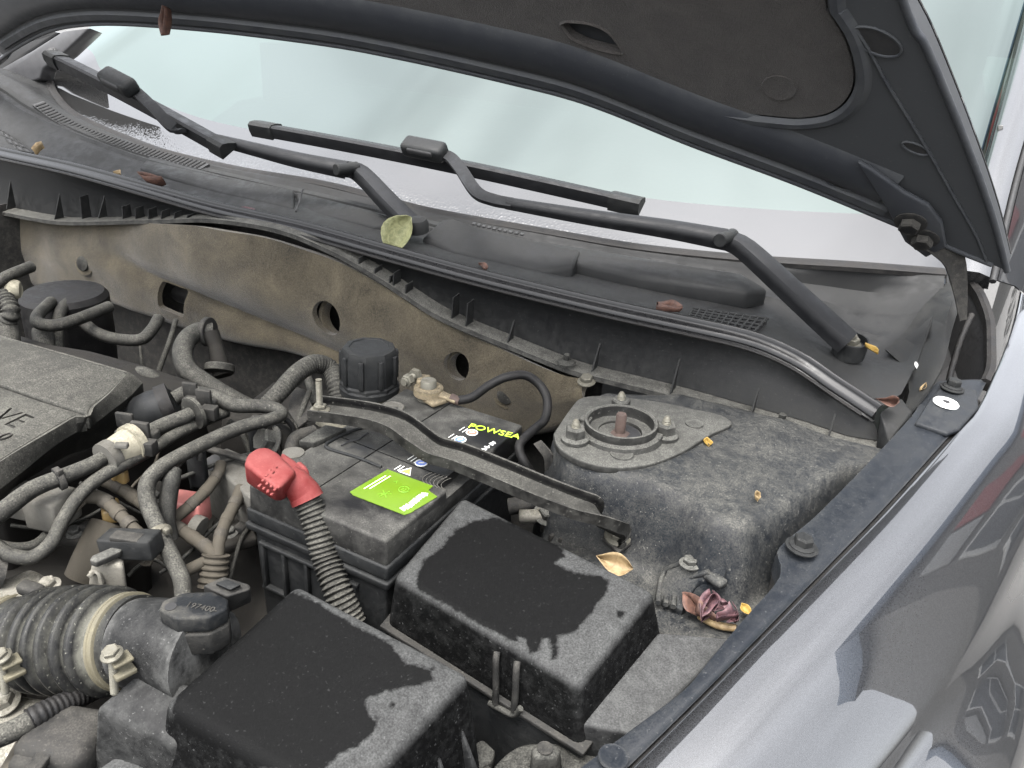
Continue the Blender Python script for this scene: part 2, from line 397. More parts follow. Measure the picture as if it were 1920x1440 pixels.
def loft(rows, thick=.002, flipn=False, smooth=40, disp=None):
    nr, nc = len(rows), len(rows[0]); vs = [p for r in rows for p in r]
    fs = [(i*nc+j, i*nc+j+1, (i+1)*nc+j+1, (i+1)*nc+j) for i in range(nr-1) for j in range(nc-1)]
    if disp: vs = [disp(v) for v in vs]
    me = mk(vs, fs, smooth)
    if sum(p.normal.z for p in me.polygons) < 0: me.flip_normals()
    if thick:
        bm = bmesh.new(); bm.from_mesh(me); bm.normal_update()
        fl_ = -1 if flipn else 1
        vv = list(bm.verts); nv = {v.index: bm.verts.new(v.co-v.normal*thick*fl_) for v in vv}
        bd = [e for e in bm.edges if len(e.link_faces) == 1]; ff = list(bm.faces)
        for f in ff: bm.faces.new([nv[v.index] for v in reversed(f.verts)])
        for e in bd: a, b = e.verts; bm.faces.new((a, b, nv[b.index], nv[a.index]))
        bmesh.ops.recalc_face_normals(bm, faces=bm.faces); bm.to_mesh(me); bm.free()
        for p in me.polygons: p.use_smooth = True
        me.set_sharp_from_angle(angle=R_(smooth))
    return me
def cut(me, cutters):
    """real openings: subtract the cutter meshes, keep only the result"""
    o = bpy.data.objects.new('tmp', me); COL.objects.link(o)
    tmp = []
    for c in cutters:
        k = bpy.data.objects.new('tmp_cut', c); COL.objects.link(k); tmp.append(k)
        b = o.modifiers.new('b', 'BOOLEAN'); b.operation = 'DIFFERENCE'; b.object = k; b.solver = 'EXACT'
    dg = bpy.context.evaluated_depsgraph_get(); r = bpy.data.meshes.new_from_object(o.evaluated_get(dg))
    for k in tmp+[o]: bpy.data.objects.remove(k)
    if len(r.polygons) == 0: r = me
    for p in r.polygons: p.use_smooth = True
    r.set_sharp_from_angle(angle=R_(35)); r.materials.clear()
    return r
def hexbolt(c, axis=(0, 0, 1), r=.0075, h=.006, flange=1.45, stud=0, tip=False):
    ms = []
    if flange: ms.append(lathe(c, axis, [(r*flange, 0), (r*flange, .0012), (r*1.05, .0028)], 20))
    a = Vector(axis).normalized()
    ms.append(lathe(Vector(c)+a*.001, axis, [(r*.97, 0), (r, .0006), (r, h*.85), (r*.86, h), (r*.5, h*.98)], 6, 20, phase=random.random()))
    return joinm(ms)
def stud(c, axis, r, h, pitch=.0012, tip=0):
    prof = [(r, 0)]; n = int(h/pitch)
    for i in range(n): prof += [(r, i*pitch+pitch*.2), (r*.86, i*pitch+pitch*.6)]
    prof += [(r*.95, h)]
    if tip: prof += [(r*.75, h+tip*.3), (r*.7, h+tip*.6), (r*.35, h+tip)]
    return lathe(c, axis, prof, 12, 40)
def text(body, size, loc, rot=(0, 0, 0), ext=.0002, shear=0, sx=1, bold=0, align='LEFT', mtx=None):
    c = bpy.data.curves.new('t', 'FONT'); c.body = body; c.size = size; c.extrude = ext; c.shear = shear; c.offset = bold; c.align_x = align; c.resolution_u = 4
    o = bpy.data.objects.new('t', c); COL.objects.link(o)
    if mtx is not None: o.matrix_world = mtx
    else: o.location = loc; o.rotation_euler = rot; o.scale = (sx, 1, 1)
    bpy.context.view_layer.update()
    dg = bpy.context.evaluated_depsgraph_get(); me = bpy.data.meshes.new_from_object(o.evaluated_get(dg)); me.transform(o.matrix_world)
    me.materials.clear(); bpy.data.objects.remove(o); return me
def quadmtx(o_, xdir, ydir):
    x_ = Vector(xdir).normalized(); z_ = x_.cross(Vector(ydir)).normalized(); y_ = z_.cross(x_)
    mm = Matrix((x_, y_, z_)).transposed().to_4x4(); mm.translation = o_; return mm
def rough_up(me, amp, sc, seed=0):
    for v in me.vertices:
        n = mnoise.noise_vector(v.co*sc+Vector((seed, seed*1.7, 0))); v.co += n*amp
    return me

# ================================================================== ground and the building the paint mirrors
GZ = -.85
g = link('ground', mk([V(-60, -60, GZ), V(60, -60, GZ), V(60, 80, GZ), V(-60, 80, GZ)], [(0, 1, 2, 3)]), 'ground'); g['kind'] = 'structure'

# ================================================================== fender with its grimy flange
def zfen(y): return interp(y, [(.1, -.09), (.3, -.065), (.405, -.045), (.643, 0), (.96, .055), (1.14, .078), (1.4, .095)])
def FN(px, py, off=0): return PF(px, py, lambda x, y: zfen(y)+off)
crest_px = [(1150, 1470), (1280, 1343), (1400, 1222), (1500, 1120), (1657, 960), (1790, 813), (1827, 773), (1858, 713), (1863, 650), (1860, 597), (1842, 549), (1815, 514)]
crest = [FN(*q) for q in crest_px]
fender = thing('fender', 'glossy graphite fender along the right side, mirroring pale sky', 'fender', (.05, .7, -.5))
cr = [crest[0]+(crest[0]-crest[1]).normalized()*d for d in (.35, .2, .08)]+crest[:8]
cr += [V(.135, 1.16, .08), V(.15, 1.35, .095), V(.165, 1.6, .11)]
cr = rowpts(cr, 70)
PROF = [(0, -.022), (.0005, -.004), (.0025, -.0002), (.014, .0002), (.028, -.0010), (.041, -.0042), (.054, -.0100), (.072, -.0205), (.092, -.0355), (.108, -.0505), (.116, -.0630), (.126, -.0745), (.145, -.0845), (.164, -.095), (.178, -.112), (.184, -.135)]
rows = []
for k, (dx, dz) in enumerate(PROF):
    row = []
    for p in cr:
        arch = -.505+math.sqrt(max(.0004, .375**2-(p.y-.60)**2))
        fl = sst(.0, .36, abs(p.y-.60)); q = V(p.x+dx*(1-.18*sst(.9, 1.2, p.y)), p.y-dx*.12, p.z+dz)
        if k > 8:
            s = (k-8)/(len(PROF)-9); tgt = min(arch, p.z-.12); base_z = p.z-.043
            flare = dz+.043; q.z = base_z+flare*(tgt-base_z)/(PROF[-1][1]+.043)
            q.x = p.x+dx*(1-.18*sst(.9, 1.2, p.y))-.045*fl*s
        row.append(q)
    rows.append(row)
def dense(rows, k=3):     # smooth the profile direction
    cols = list(zip(*rows)); cols = [catmull(list(c), k) for c in cols]; return [list(r) for r in zip(*cols)]
link('outer_panel', loft(dense(rows), .0012, smooth=60), 'paint', fender)
# rolled wheel arch lip
lip = [r+V(-.004, 0, -.002) for r in rows[-1] if abs(r.y-.60) < .36]
link('wheel_arch_lip', tube(lip[::3], .004, 8, 3), 'paint', fender)
inner_px = [(1060, 1462), (1100, 1432), (1180, 1372), (1280, 1297), (1323, 1247), (1390, 1167), (1452, 1097), (1463, 1066), (1456, 1034), (1486, 1004), (1537, 960), (1640, 855), (1706, 783), (1735, 740), (1757, 716)]
inner = rowpts([FN(*q, -.004) for q in inner_px], 90)
outer = rowpts([FN(q[0]-5, q[1]-1, -.003) for q in crest_px[:8]], 90)
fr = []
for t_, dz in ((-.012, -.020), (-.006, -.004), (0.012, .0008), (.06, .0012), (.3, .0014), (.62, .0012), (.86, .0006), (.93, -.0012), (.985, -.0016)):
    fr.append([a.lerp(b, t_)+V(0, 0, dz) for a, b in zip(inner, outer)])
link('flange', loft(fr, .002, smooth=60), 'flange', fender)
link('drip_channel', tube([a.lerp(b, .975)+V(0, 0, -.010) for a, b in list(zip(inner, outer))[::6]], .0035, 8, 3), 'rubber_clean', fender)
for (px, py, rr) in ((1503, 1026, .0085), (1785, 728, .0078)):
    p = FN(px, py, .003)
    b = link('bolt', joinm([lathe(p, (0.05, 0, 1), [(rr*1.7, 0), (rr*1.7, .001), (rr*1.25, .002)], 24), hexbolt(p+V(0, 0, .0015), (0.05, 0, 1), rr, .009, 1.35)]), 'plastic_light', fender)
p = FN(1773, 757, .0012)
grom = link('white_plug', lathe(p, (.05, .0, 1), [(.0135, 0), (.0135, .0015), (.012, .003), (.004, .0026), (.0038, .0005)], 28), 'white', fender)
link('plug_hole', lathe(p+V(0, 0, .0026), (0.05, 0, 1), [(.0036, 0), (.0036, .0008)], 14), 'gap', grom)
# raised plateau that carries the plug and bolt
pl = [FN(*q, .0022) for q in ((1716, 792), (1745, 745), (1765, 724), (1832, 730), (1836, 762), (1800, 803), (1776, 812))]
link('flange_plateau', prism(pl, (0, 0, -.006), .002), 'flange', fender)
# dimple at the near end
p = FN(1150, 1420, .001)
link('dimple', lathe(p, (0, 0, 1), [(.011, 0), (.0105, .0012), (.0085, .0008), (.0001, .0006)], 24), 'flange', fender)
# inner apron wall under the flange
link('apron_wall', loft([[a+V(.002, 0, -.012) for a in inner], [a+V(.006, 0, -.20) for a in inner]], .0015), 'steel_dark', fender)

wheel = thing('wheel', 'black tyre in the wheel arch at the lower right corner', 'wheel', (.10, .60, GZ))
link('tyre', lathe((.03, .60, -.53), (1, 0, 0), [(.22, 0), (.30, .0), (.325, .02), (.33, .06), (.328, .13), (.315, .155), (.29, .16), (.22, .15)], 64), 'tyre', wheel)
link('rim', lathe((.04, .60, -.53), (1, 0, 0), [(.01, .02), (.2, .03), (.215, .13), (.225, .12), (.225, .0), (.01, .0)], 48), 'greyplug', wheel)
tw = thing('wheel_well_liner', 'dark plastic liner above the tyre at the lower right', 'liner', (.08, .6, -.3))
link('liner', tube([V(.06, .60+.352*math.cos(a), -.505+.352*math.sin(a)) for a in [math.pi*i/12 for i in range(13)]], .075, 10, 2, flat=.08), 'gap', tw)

# ================================================================== car body at the rear: pillars, door, far side
body = thing('car_body', 'grey pillar and door edge beside the windscreen', 'car body', (.1, 1.4, -.5))
pil = [V(.084, 1.235, .125), V(.085, 1.395, .226), V(.090, 1.52, .300), V(.097, 1.70, .405), V(.095, 2.0, .585), V(.06, 2.2, .68)]
pilr = rowpts(pil, 30)
link('pillar', sweep(pilr, [(-.030, -.02), (-.029, .003), (-.014, .008), (0, .009), (.014, .004), (.018, -.02)], (0, -.5, .85)), 'paint', body)
link('door_seal', tube([p+V(.020, .006, -.004) for p in pilr], .0045, 8, 2), 'gap', body)
dr_ = [[p+V(.026, .01, -.002) for p in pilr], [p+V(.05, .03, -.010) for p in pilr], [p+V(.085, .05, -.035) for p in pilr], [p+V(.115, .06, -.10) for p in pilr], [V(.22, p.y+.1, -.35) for p in pilr]]
link('door', loft(dr_, .002, smooth=60), 'paint', body)

# ================================================================== windscreen
GB = [PY(60, 128, 1.20), PY(97, 152, 1.16), PY(112, 186, 1.125), PY(152, 226, 1.09), PY(250, 270, 1.065), PY(330, 298, 1.055), PY(460, 328, 1.05), PY(600, 352, 1.05), PY(700, 376, 1.052), PY(800, 403, 1.055), PY(920, 426, 1.06), PY(1040, 447, 1.07), PY(1200, 474, 1.085), PY(1400, 495, 1.11), PY(1600, 508, 1.14), PY(1768, 521, 1.18), PY(1800, 520, 1.22)]
gbase = rowpts(GB, 90)
gc = V(-.70, 2.0, 0)
def grow(t):     # a row of the windscreen t metres up the glass
    out = []
    for p in gbase:
        sl = R_(31); q = p+V(-min(0, p.x+.70)*.10*t+max(0, p.x+.70)*.012*t, math.cos(sl)*t, math.sin(sl)*t)
        out.append(q)
    return out
FRIT = .115
ws = thing('windscreen', 'pale green windscreen glass mirroring a bright sky, dark edge band', 'windscreen', (-.7, 1.1, .1))
link('edge_band', loft([grow(t) for t in (-.012, 0, .03, .06, .09, FRIT)], .004, smooth=80), 'frit', ws)
link('glass', loft([grow(t) for t in (FRIT, .25, .4, .6, .8, 1.0)], .0, smooth=80), 'glass', ws)
dash = thing('dashboard', 'grey dashboard dimly seen through the windscreen', 'dashboard', (-.7, 1.4, 0))
link('top_pad', loft([[V(x, 1.16+.10*((x+.7)/.8)**2, .09) for x in [-1.5+.1*i for i in range(17)]], [V(x, 1.45, .17) for x in [-1.5+.1*i for i in range(17)]], [V(x, 1.80, .20) for x in [-1.5+.1*i for i in range(17)]], [V(x, 1.88, .10) for x in [-1.5+.1*i for i in range(17)]], [V(x, 1.9, -.3) for x in [-1.5+.1*i for i in range(17)]]], .01), 'interior', dash)
for i, x in enumerate((-1.05, -.35)):
    st = thing('front_seat', ('driver' if x > -.7 else 'passenger')+' side front seat behind the windscreen', 'seat', (x, 2.5, -.5), 'front seats')
    link('backrest', box((x, 2.55, .05), (.5, .14, .62), .06, Matrix.Rotation(R_(-15), 3, 'X')), 'interior', st)
    link('headrest', box((x, 2.66, .45), (.26, .10, .18), .04, Matrix.Rotation(R_(-15), 3, 'X')), 'interior', st)
roof = link('roof', loft([[V(x, 2.05, .62) for x in (-1.45, -1.2, -.7, -.2, .05)], [V(x, 2.6, .68) for x in (-1.45, -1.2, -.7, -.2, .05)], [V(x, 3.6, .66) for x in (-1.45, -1.2, -.7, -.2, .05)]], .02), 'paint', body)
link('cabin_floor', box((-.7, 2.6, -.5), (1.5, 2.2, .02), 0), 'interior', body)
link('rear_bulkhead', box((-.7, 3.6, .05), (1.5, .02, 1.2), 0), 'interior', body)
link('cabin_side', box((-1.46, 2.6, -.1), (.02, 2.2, .8), 0), 'interior', body)
link('cabin_side', box((.06, 2.6, -.1), (.02, 2.2, .8), 0), 'interior', body)
# far side pillar trim with its screw
far = [PY(*q, 1.12) for q in ((2, 128), (14, 140), (44, 157), (74, 147), (80, 128), (120, 98), (168, 52), (118, 58), (60, 95))]
M['trimgrey'] = plain('grey trim', (.05, .05, .052), .4)
link('pillar_trim', prism(far, (0, .03, -.01), .003), 'trimgrey', body)
p = PY(97, 96, 1.112); link('trim_screw', hexbolt(p, (.3, -.6, .5), .006, .004), 'gap', body)
farf = [PY(*q, 1.16) for q in ((-60, 175), (-60, 60), (60, 48), (110, 60), (20, 120), (0, 140))]
link('far_fender', prism(farf, (0, .05, -.02), .004), 'paint', body)

# ================================================================== cowl panel, front wall, seal
SEALPX = [(-60, 268), (0, 283), (130, 311), (260, 346), (400, 385), (560, 421), (700, 460), (860, 504), (1000, 539), (1150, 574), (1300, 606), (1400, 629), (1460, 651), (1510, 677), (1560, 712), (1600, 738), (1645, 768)]
def yseal(px): return interp(px, [(-60, .90), (260, .885), (700, .88), (1300, .90), (1460, .915), (1560, .905), (1645, .90)])
seal_path = rowpts([PY(a, b, yseal(a)) for a, b in SEALPX], 110)
cowl = thing('cowl_panel', 'weathered black plastic cowl panel below the windscreen', 'cowl', (-.7, .95, 0))
def sealrow(dy, dz): return [p+V(0, dy, dz) for p in seal_path]
A_ = rowpts([p+V(0, -.012, .006) for p in GB[1:-1]], 110)
def crow(lst):        # (px,py,y)
    return rowpts([PY(a, b, c) for a, b, c in lst], 110)
R1 = crow([(-60, 232, .94), (0, 262, .93), (60, 290, .925), (230, 330, .92), (400, 370, .915), (560, 405, .912), (700, 442, .91), (860, 484, .915), (1030, 524, .925), (1240, 575, .94), (1400, 604, .955), (1480, 628, .965), (1560, 662, .965), (1640, 705, .955), (1690, 738, .94)])
R2 = crow([(-60, 190, .99), (0, 212, .975), (60, 240, .97), (200, 287, .96), (300, 322, .955), (480, 362, .955), (600, 392, .955), (700, 418, .957), (860, 462, .965), (1030, 500, .98), (1240, 545, .995), (1400, 575, 1.01), (1500, 602, 1.02), (1580, 640, 1.03), (1650, 668, 1.03), (1720, 680, .99)])
R3 = crow([(-60, 150, 1.04), (0, 168, 1.025), (60, 207, 1.01), (180, 262, .998), (300, 302, .995), (480, 345, .995), (600, 372, .996), (700, 396, .998), (860, 437, 1.005), (1030, 476, 1.02), (1240, 515, 1.04), (1400, 540, 1.06), (1520, 575, 1.07), (1600, 605, 1.08), (1690, 620, 1.08), (1745, 600, 1.06)])
R4 = crow([(-60, 120, 1.09), (10, 142, 1.07), (70, 190, 1.04), (170, 247, 1.03), (300, 292, 1.028), (480, 335, 1.026), (600, 360, 1.027), (700, 384, 1.028), (860, 424, 1.033), (1030, 459, 1.048), (1240, 494, 1.07), (1400, 517, 1.09), (1540, 535, 1.12), (1660, 550, 1.14), (1768, 545, 1.14)])
def mid(a, b, t, dz=0, dy=0): return [p.lerp(q, t)+V(0, dy, dz) for p, q in zip(a, b)]
rowsC = [sealrow(.006, -.02), sealrow(.006, -.004), sealrow(.012, -.003), R1, mid(R1, R2, .5), R2, mid(R2, R3, .45, .0), mid(R2, R3, .55, .006), R3, mid(R3, R4, .4), mid(R3, R4, .5, -.004), R4, mid(R4, A_, .3, .004), mid(R4, A_, .8, .004), A_]
link('top_panel', loft(rowsC, .0025, smooth=50), 'cowl', cowl)
link('glass_moulding', sweep([p+V(0, .004, .003) for p in A_], [(-.008, -.003), (-.007, .003), (0, .0045), (.007, .002), (.008, -.004)], (0, -.3, .9)), 'rubber_clean', cowl)
link('panel_ridge', sweep(mid(R3, R4, .1, .001)[:92], [(-.010, -.004), (-.008, .003), (.004, .004), (.008, -.003)], (0, -.2, .95)), 'cowl', cowl)
# raised box section in the middle with the fine slot row
rb_t = [PY(*q) for q in ((826, 420, .985), (850, 414, .995), (900, 432, .995), (1000, 456, 1.0), (1090, 476, 1.005), (1075, 505, .96), (1000, 520, .945), (850, 478, .93), (790, 452, .94))]
link('raised_section', frustum([p+V(0, 0, .006) for p in rb_t], [p+V(0, 0, -.02) for p in rb_t], .006), 'cowl', cowl)
rb2 = [PY(*q) for q in ((1010, 458, 1.01), (1250, 498, 1.03), (1390, 520, 1.05), (1440, 552, 1.03), (1400, 556, 1.0), (1200, 528, .985), (995, 482, .975))]
link('raised_section', frustum([p+V(0, 0, .007) for p in rb2], [p+V(0, .0, -.02) for p in rb2], .006), 'cowl', cowl)
lv = [PY(*q) for q in ((556, 362, .985), (700, 398, .975), (745, 420, .95), (700, 428, .935), (556, 398, .935))]
link('raised_section', frustum([p+V(0, 0, .003) for p in lv], [p+V(0, 0, -.02) for p in lv], .004), 'cowl', cowl)
lw = [PY(*q) for q in ((280, 296, .995), (420, 333, .985), (552, 360, .975), (552, 396, .93), (420, 367, .93), (262, 318, .945))]
link('raised_section', frustum([p+V(0, 0, .004) for p in lw], [p+V(0, 0, -.02) for p in lw], .004), 'cowl', cowl)
# cowl seam
link('seam', tube([PY(568, 362, .965)+V(0, 0, .006), PY(562, 385, .94)+V(0, 0, .006), PY(555, 402, .92)+V(0, 0, .005)], .0015, 6), 'gap', cowl)
# slots row along the glass on the left
slot_row = rowpts([PY(72, 198, 1.02), PY(110, 226, 1.012), PY(160, 252, 1.007), PY(230, 276, 1.005), (PY(310, 299, 1.004)), PY(385, 318, 1.003)], 46)
link('slot_bed', sweep([p+V(0, 0, .0035) for p in slot_row], [(-.011, -.003), (-.011, .002), (.011, .002), (.011, -.003)], (0, -.3, .95)), 'gap', cowl)  # black strip under the bars, painted shade of the slots
for i in range(1, 45):
    p = slot_row[i]; tn = (slot_row[i+1 if i < 45 else i]-slot_row[i-1]).normalized()
    s = tn.cross(V(0, -.3, .95)).normalized()
    q = Matrix((tn, s, tn.cross(s))).transposed()
    link('slot_bar', box(p+V(0, 0, .0062), (.0055, .021, .003), .0008, q, 1), 'cowl', cowl)
slot2 = rowpts([PY(880, 428, 1.01), PY(930, 440, 1.01), PY(990, 452, 1.015)], 12)
for p in slot2[1:-1]: link('slot', box(p+V(0, -.002, .009), (.006, .009, .003), .001, rz(20), 1), 'gap', cowl)
# square-mesh grille on the right
ga, gb_, gc_, gd = PY(1300, 585, .946), PY(1438, 604, .968), PY(1412, 630, .924), PY(1290, 600, .918)
def bil(u, v): return ga.lerp(gb_, u).lerp(gd.lerp(gc_, u), v)
link('grille_shade_plate', frustum([bil(u, v)+V(0, 0, .003) for u, v in ((0, 0), (1, 0), (1, 1), (0, 1))], [bil(u, v)+V(0, 0, -.004) for u, v in ((0, 0), (1, 0), (1, 1), (0, 1))], 0), 'gap', cowl)  # black plate on the panel, painted shade of the grille openings
for i in range(11):
    u = i/10; link('grille_bar', tube([bil(u-.02, -.02)+V(0, 0, .005), bil(u, 1.02)+V(0, 0, .005)], .0016, 6, 1, sm=False), 'cowl', cowl)
for i in range(5):
    v = i/4; link('grille_bar', tube([bil(-.02, v)+V(0, 0, .005), bil(1.02, v)+V(0, 0, .005)], .0014, 6, 1, sm=False), 'cowl', cowl)
gl0 = [PY(-20, 235, .95), PY(30, 262, .94), PY(62, 290, .925), PY(-20, 272, .925)]
link('grille_shade_plate', prism([p+V(0, 0, .002) for p in gl0], (0, 0, -.004), 0), 'gap', cowl)  # black plate again, shade of the openings put into its colour
for i in range(7): link('grille_bar', tube([gl0[0].lerp(gl0[1], i/6)+V(0, 0, .003), gl0[3].lerp(gl0[2], i/6)+V(0, 0, .003)], .0014, 6, 1, sm=False), 'cowl', cowl)
for i in range(4): link('grille_bar', tube([gl0[0].lerp(gl0[3], i/3)+V(0, 0, .003), gl0[1].lerp(gl0[2], i/3)+V(0, 0, .003)], .0014, 6, 1, sm=False), 'cowl', cowl)
# corner funnel at the right end: side wall rising to the hinge
fw = [[PY(*q) for q in r] for r in (
    [(1660, 655, 1.03), (1700, 618, 1.07), (1725, 580, 1.10), (1755, 550, 1.13), (1775, 530, 1.16)],
    [(1700, 690, .99), (1730, 640, 1.03), (1745, 595, 1.07), (1765, 560, 1.10), (1785, 535, 1.13)],
    [(1705, 735, .95), (1745, 680, .98), (1768, 620, 1.03), (1782, 575, 1.07), (1795, 545, 1.11)],
    [(1690, 790, .90), (1742, 730, .94), (1770, 680, .98), (1785, 620, 1.04), (1800, 570, 1.08)],)]
link('corner_wall', loft([rowpts(r, 24) for r in fw], .003, smooth=60), 'cowl_dark', cowl)
# front wall
FLPX = [(-60, 392), (0, 397), (60, 408), (130, 416), (300, 412), (400, 411), (520, 430), (620, 470), (700, 514), (760, 553), (830, 596), (960, 650), (1060, 690), (1100, 702), (1200, 727), (1280, 748), (1400, 783), (1500, 812), (1580, 840), (1640, 850)]
flp = rowpts([PY(a, b, .862) for a, b in FLPX], 110)
wall_b = [p+V(0, .028, .003) for p in flp]
wall_t = sealrow(-.004, -.012)
link('front_wall', loft([wall_t, mid(wall_t, wall_b, .1, 0, .003), mid(wall_t, wall_b, .5, 0, .004), wall_b], .0025), 'cowl_dark', cowl)
link('bottom_flange', loft([wall_b, mid(wall_b, flp, .5, .001), flp, [p+V(0, -.001, -.006) for p in flp]], .0025), 'ledge', cowl)
link('seal', sweep(seal_path, [(-.008, -.010), (-.0085, .001), (-.0070, .0040), (-.0050, .0048), (-.0034, .0040), (-.0022, .0005), (-.0010, -.0012), (.0030, -.0022), (.0062, -.0045), (.0075, -.007), (.0062, -.0090), (.0090, -.0105), (.0095, -.0135), (.007, -.016), (0, -.02)], (0, -.25, .97), smooth=45), 'seal', cowl)
link('seal_lip', tube([p+V(0, -.0135, -.011) for p in seal_path[::2]], .0022, 6, 2), 'rubber_clean', cowl)
# gussets of the front wall
def gusset(px, ptop, pbot, y0=.862, dy=.020, square=False, w=.0018):
    b = PY(px, pbot, y0); tp = PY(ptop[0], ptop[1], y0+dy*.9)
    bk = V(b.x, y0+dy, b.z+.001)
    if square: pts = [b+V(0, .002, 0), bk, V(bk.x, bk.y, tp.z), V(b.x, b.y+.004, tp.z-.002)]
    else: pts = [b+V(0, .002, 0), bk, V(bk.x, bk.y, tp.z)]
    return prism([p+V(-w/2, 0, 0) for p in pts], (w, 0, 0), 0)
for a in ((10, (27, 340), 392), (100, (128, 368), 412), (182, (196, 368), 410), (948, (985, 606), 648), (1108, (1125, 645), 698), (1255, (1268, 672), 742), (1405, (1420, 728), 786), (1548, (1570, 778), 838)):
    link('gusset', gusset(*a), 'cowl_dark', cowl)
for a in ((152, (176, 368), 411), (228, (240, 382), 411), (252, (264, 385), 411), (276, (288, 387), 411), (300, (310, 390), 411), (324, (334, 393), 412), (348, (356, 397), 412), (845, (858, 550), 598), (872, (897, 564), 612), (670, (690, 478), 500), (700, (720, 498), 516), (728, (745, 512), 533), (758, (772, 527), 553), (735, (750, 505), 537)):
    link('gusset', gusset(*a, square=True), 'cowl_dark', cowl)
for q in ((1060, 686), (1462, 800)):
    p = PY(*q, .862)+V(0, .002, .004)
    link('clip', joinm([lathe(p, (0, 0, 1), [(.012, 0), (.011, .002), (.004, .004), (.004, .011), (.003, .012)], 20)]), 'plastic_heavy', cowl)
p = PY(1100, 712, .856); link('flange_bolt', hexbolt(p+V(0, 0, -.003), (0, -.2, 1), .008, .008), 'zinc', cowl)
# dark end box below the seal on the right
eb = [PY(*q, .888) for q in ((1578, 790), (1640, 782), (1662, 770), (1690, 760))]
link('end_cap', frustum([PY(1650, 772, .885), PY(1690, 745, .915), PY(1710, 770, .90), PY(1668, 830, .865)], [PY(1640, 850, .87), PY(1700, 830, .90), PY(1715, 800, .90), PY(1655, 862, .862)], .002), 'cowl_dark', cowl)

# ================================================================== wipers
WS = 1.18
def wiper(name, label, blade, arm_tip, arm, hinge_px, pivot, cap=True):
    T = thing(name, label, 'wiper', pivot, 'windscreen wipers')
    a, b = blade
    n = V(0, -math.sin(R_(31)), math.cos(R_(31)))
    bow = lambda t: a.lerp(b, t)+n*(.006*math.sin(math.pi*t))
    path = [bow(i/30) for i in range(31)]
    bl = link('blade', sweep(path[1:-1], [(-.013, -.004), (-.012, .000), (-.003, .007), (.004, .011), (.008, .010), (.010, .003), (.011, -.005), (.003, -.007), (.002, -.014), (-.001, -.014), (-.002, -.007)], n, scale=lambda t: WS), 'wiper', T)
    for i in (0, -1):
        p0, p1 = (path[0], path[2]) if i == 0 else (path[-3], path[-1])
        link('end_cap', sweep([p0.lerp(p1, k) for k in (0, .3, .7, 1)], [(-.0145, -.006), (-.014, .001), (-.004, .0085), (.004, .0125), (.010, .0115), (.0125, .003), (.0125, -.007)], n, scale=lambda t: WS), 'plastic_light', bl)
    # clip that holds the blade
    c = arm_tip[0]; ax = (b-a).normalized()
    sd_ = ax.cross(n).normalized(); Q = Matrix((ax, sd_, n)).transposed()
    cl = link('blade_clip', bevel(box(c+n*.006, (.070, .029, .024), 0, Q), .007, 3), 'plastic_light', T)
    link('clip_window', box(c+n*.010+sd_*.0128, (.044, .006, .010), .003, Q), 'gap', cl)
    tip = catmull(arm_tip, 8)
    link('arm_tip', sweep(tip, [(-.0085, -.003), (-.0085, .003), (.0085, .003), (.0085, -.003)], n), 'wiper', T)
    am = rowpts(arm, 24)
    link('arm', sweep(am, [(-.0100, -.008), (-.0108, -.003), (-.0102, .002), (-.0080, .0052), (-.004, .0068), (.001, .0073), (.006, .0064), (.0092, .004), (.0106, 0), (.0106, -.008)], n, scale=lambda t: lerp(.72, 1.22, t)), 'wiper', T)
    h0 = arm[-1]; hd = (pivot-h0).normalized()
    side = hd.cross(V(0, 0, 1)).normalized()
    hp = rowpts(hinge_px, 18)
    hd_ = link('arm_head', sweep(hp, [(-.012, -.010), (-.0128, -.002), (-.0122, .003), (-.0095, .0068), (-.005, .0082), (.005, .0082), (.0095, .0068), (.0122, .003), (.0128, -.002), (.012, -.010)], V(0, -.2, 1), scale=lambda t: 1.08+.12*t), 'wiper', T)
    link('hinge_pin', lathe(h0-side*.020, side, [(.008, 0), (.009, .001), (.009, .039), (.008, .040)], 16), 'plastic_light', hd_)
    return T
# driver-side wiper
pa = PZ(478, 238, .205); pb = PZ(1203, 386, .178)
cl_ = pa.lerp(pb, .462)
tipp = [PZ(790, 278, .215), PZ(838, 292, .212), PZ(862, 315, .205), PZ(893, 360, .190), PZ(925, 375, .185), PZ(960, 382, .183)]
wp = PZ(1596, 640, .085)
W1 = wiper('wiper', 'long wiper crossing the middle of the glass, pivot uncapped at the right', (pa, pb), [PZ(798, 286, .212)]+tipp[1:], [PZ(950, 379, .184), PZ(1100, 404, .180), PZ(1250, 426, .176), PZ(1362, 446, .172)],
           [PZ(1352, 444, .170), PZ(1385, 455, .166), PZ(1420, 482, .155), PZ(1500, 556, .125), PZ(1572, 622, .098), PZ(1592, 640, .090)], wp)
link('pivot_cup', lathe(wp+V(0, 0, -.018), (0, -.15, 1), [(.019, 0), (.020, .022), (.018, .0225), (.0165, .014), (.0001, .013)], 28), 'plastic_light', W1)
link('pivot_nut', joinm([hexbolt(wp+V(0, 0, -.004), (0, -.15, 1), .0095, .009, 1.3), stud(wp+V(0, 0, .004), (0, -.15, 1), .0052, .005)]), 'zinc', W1)
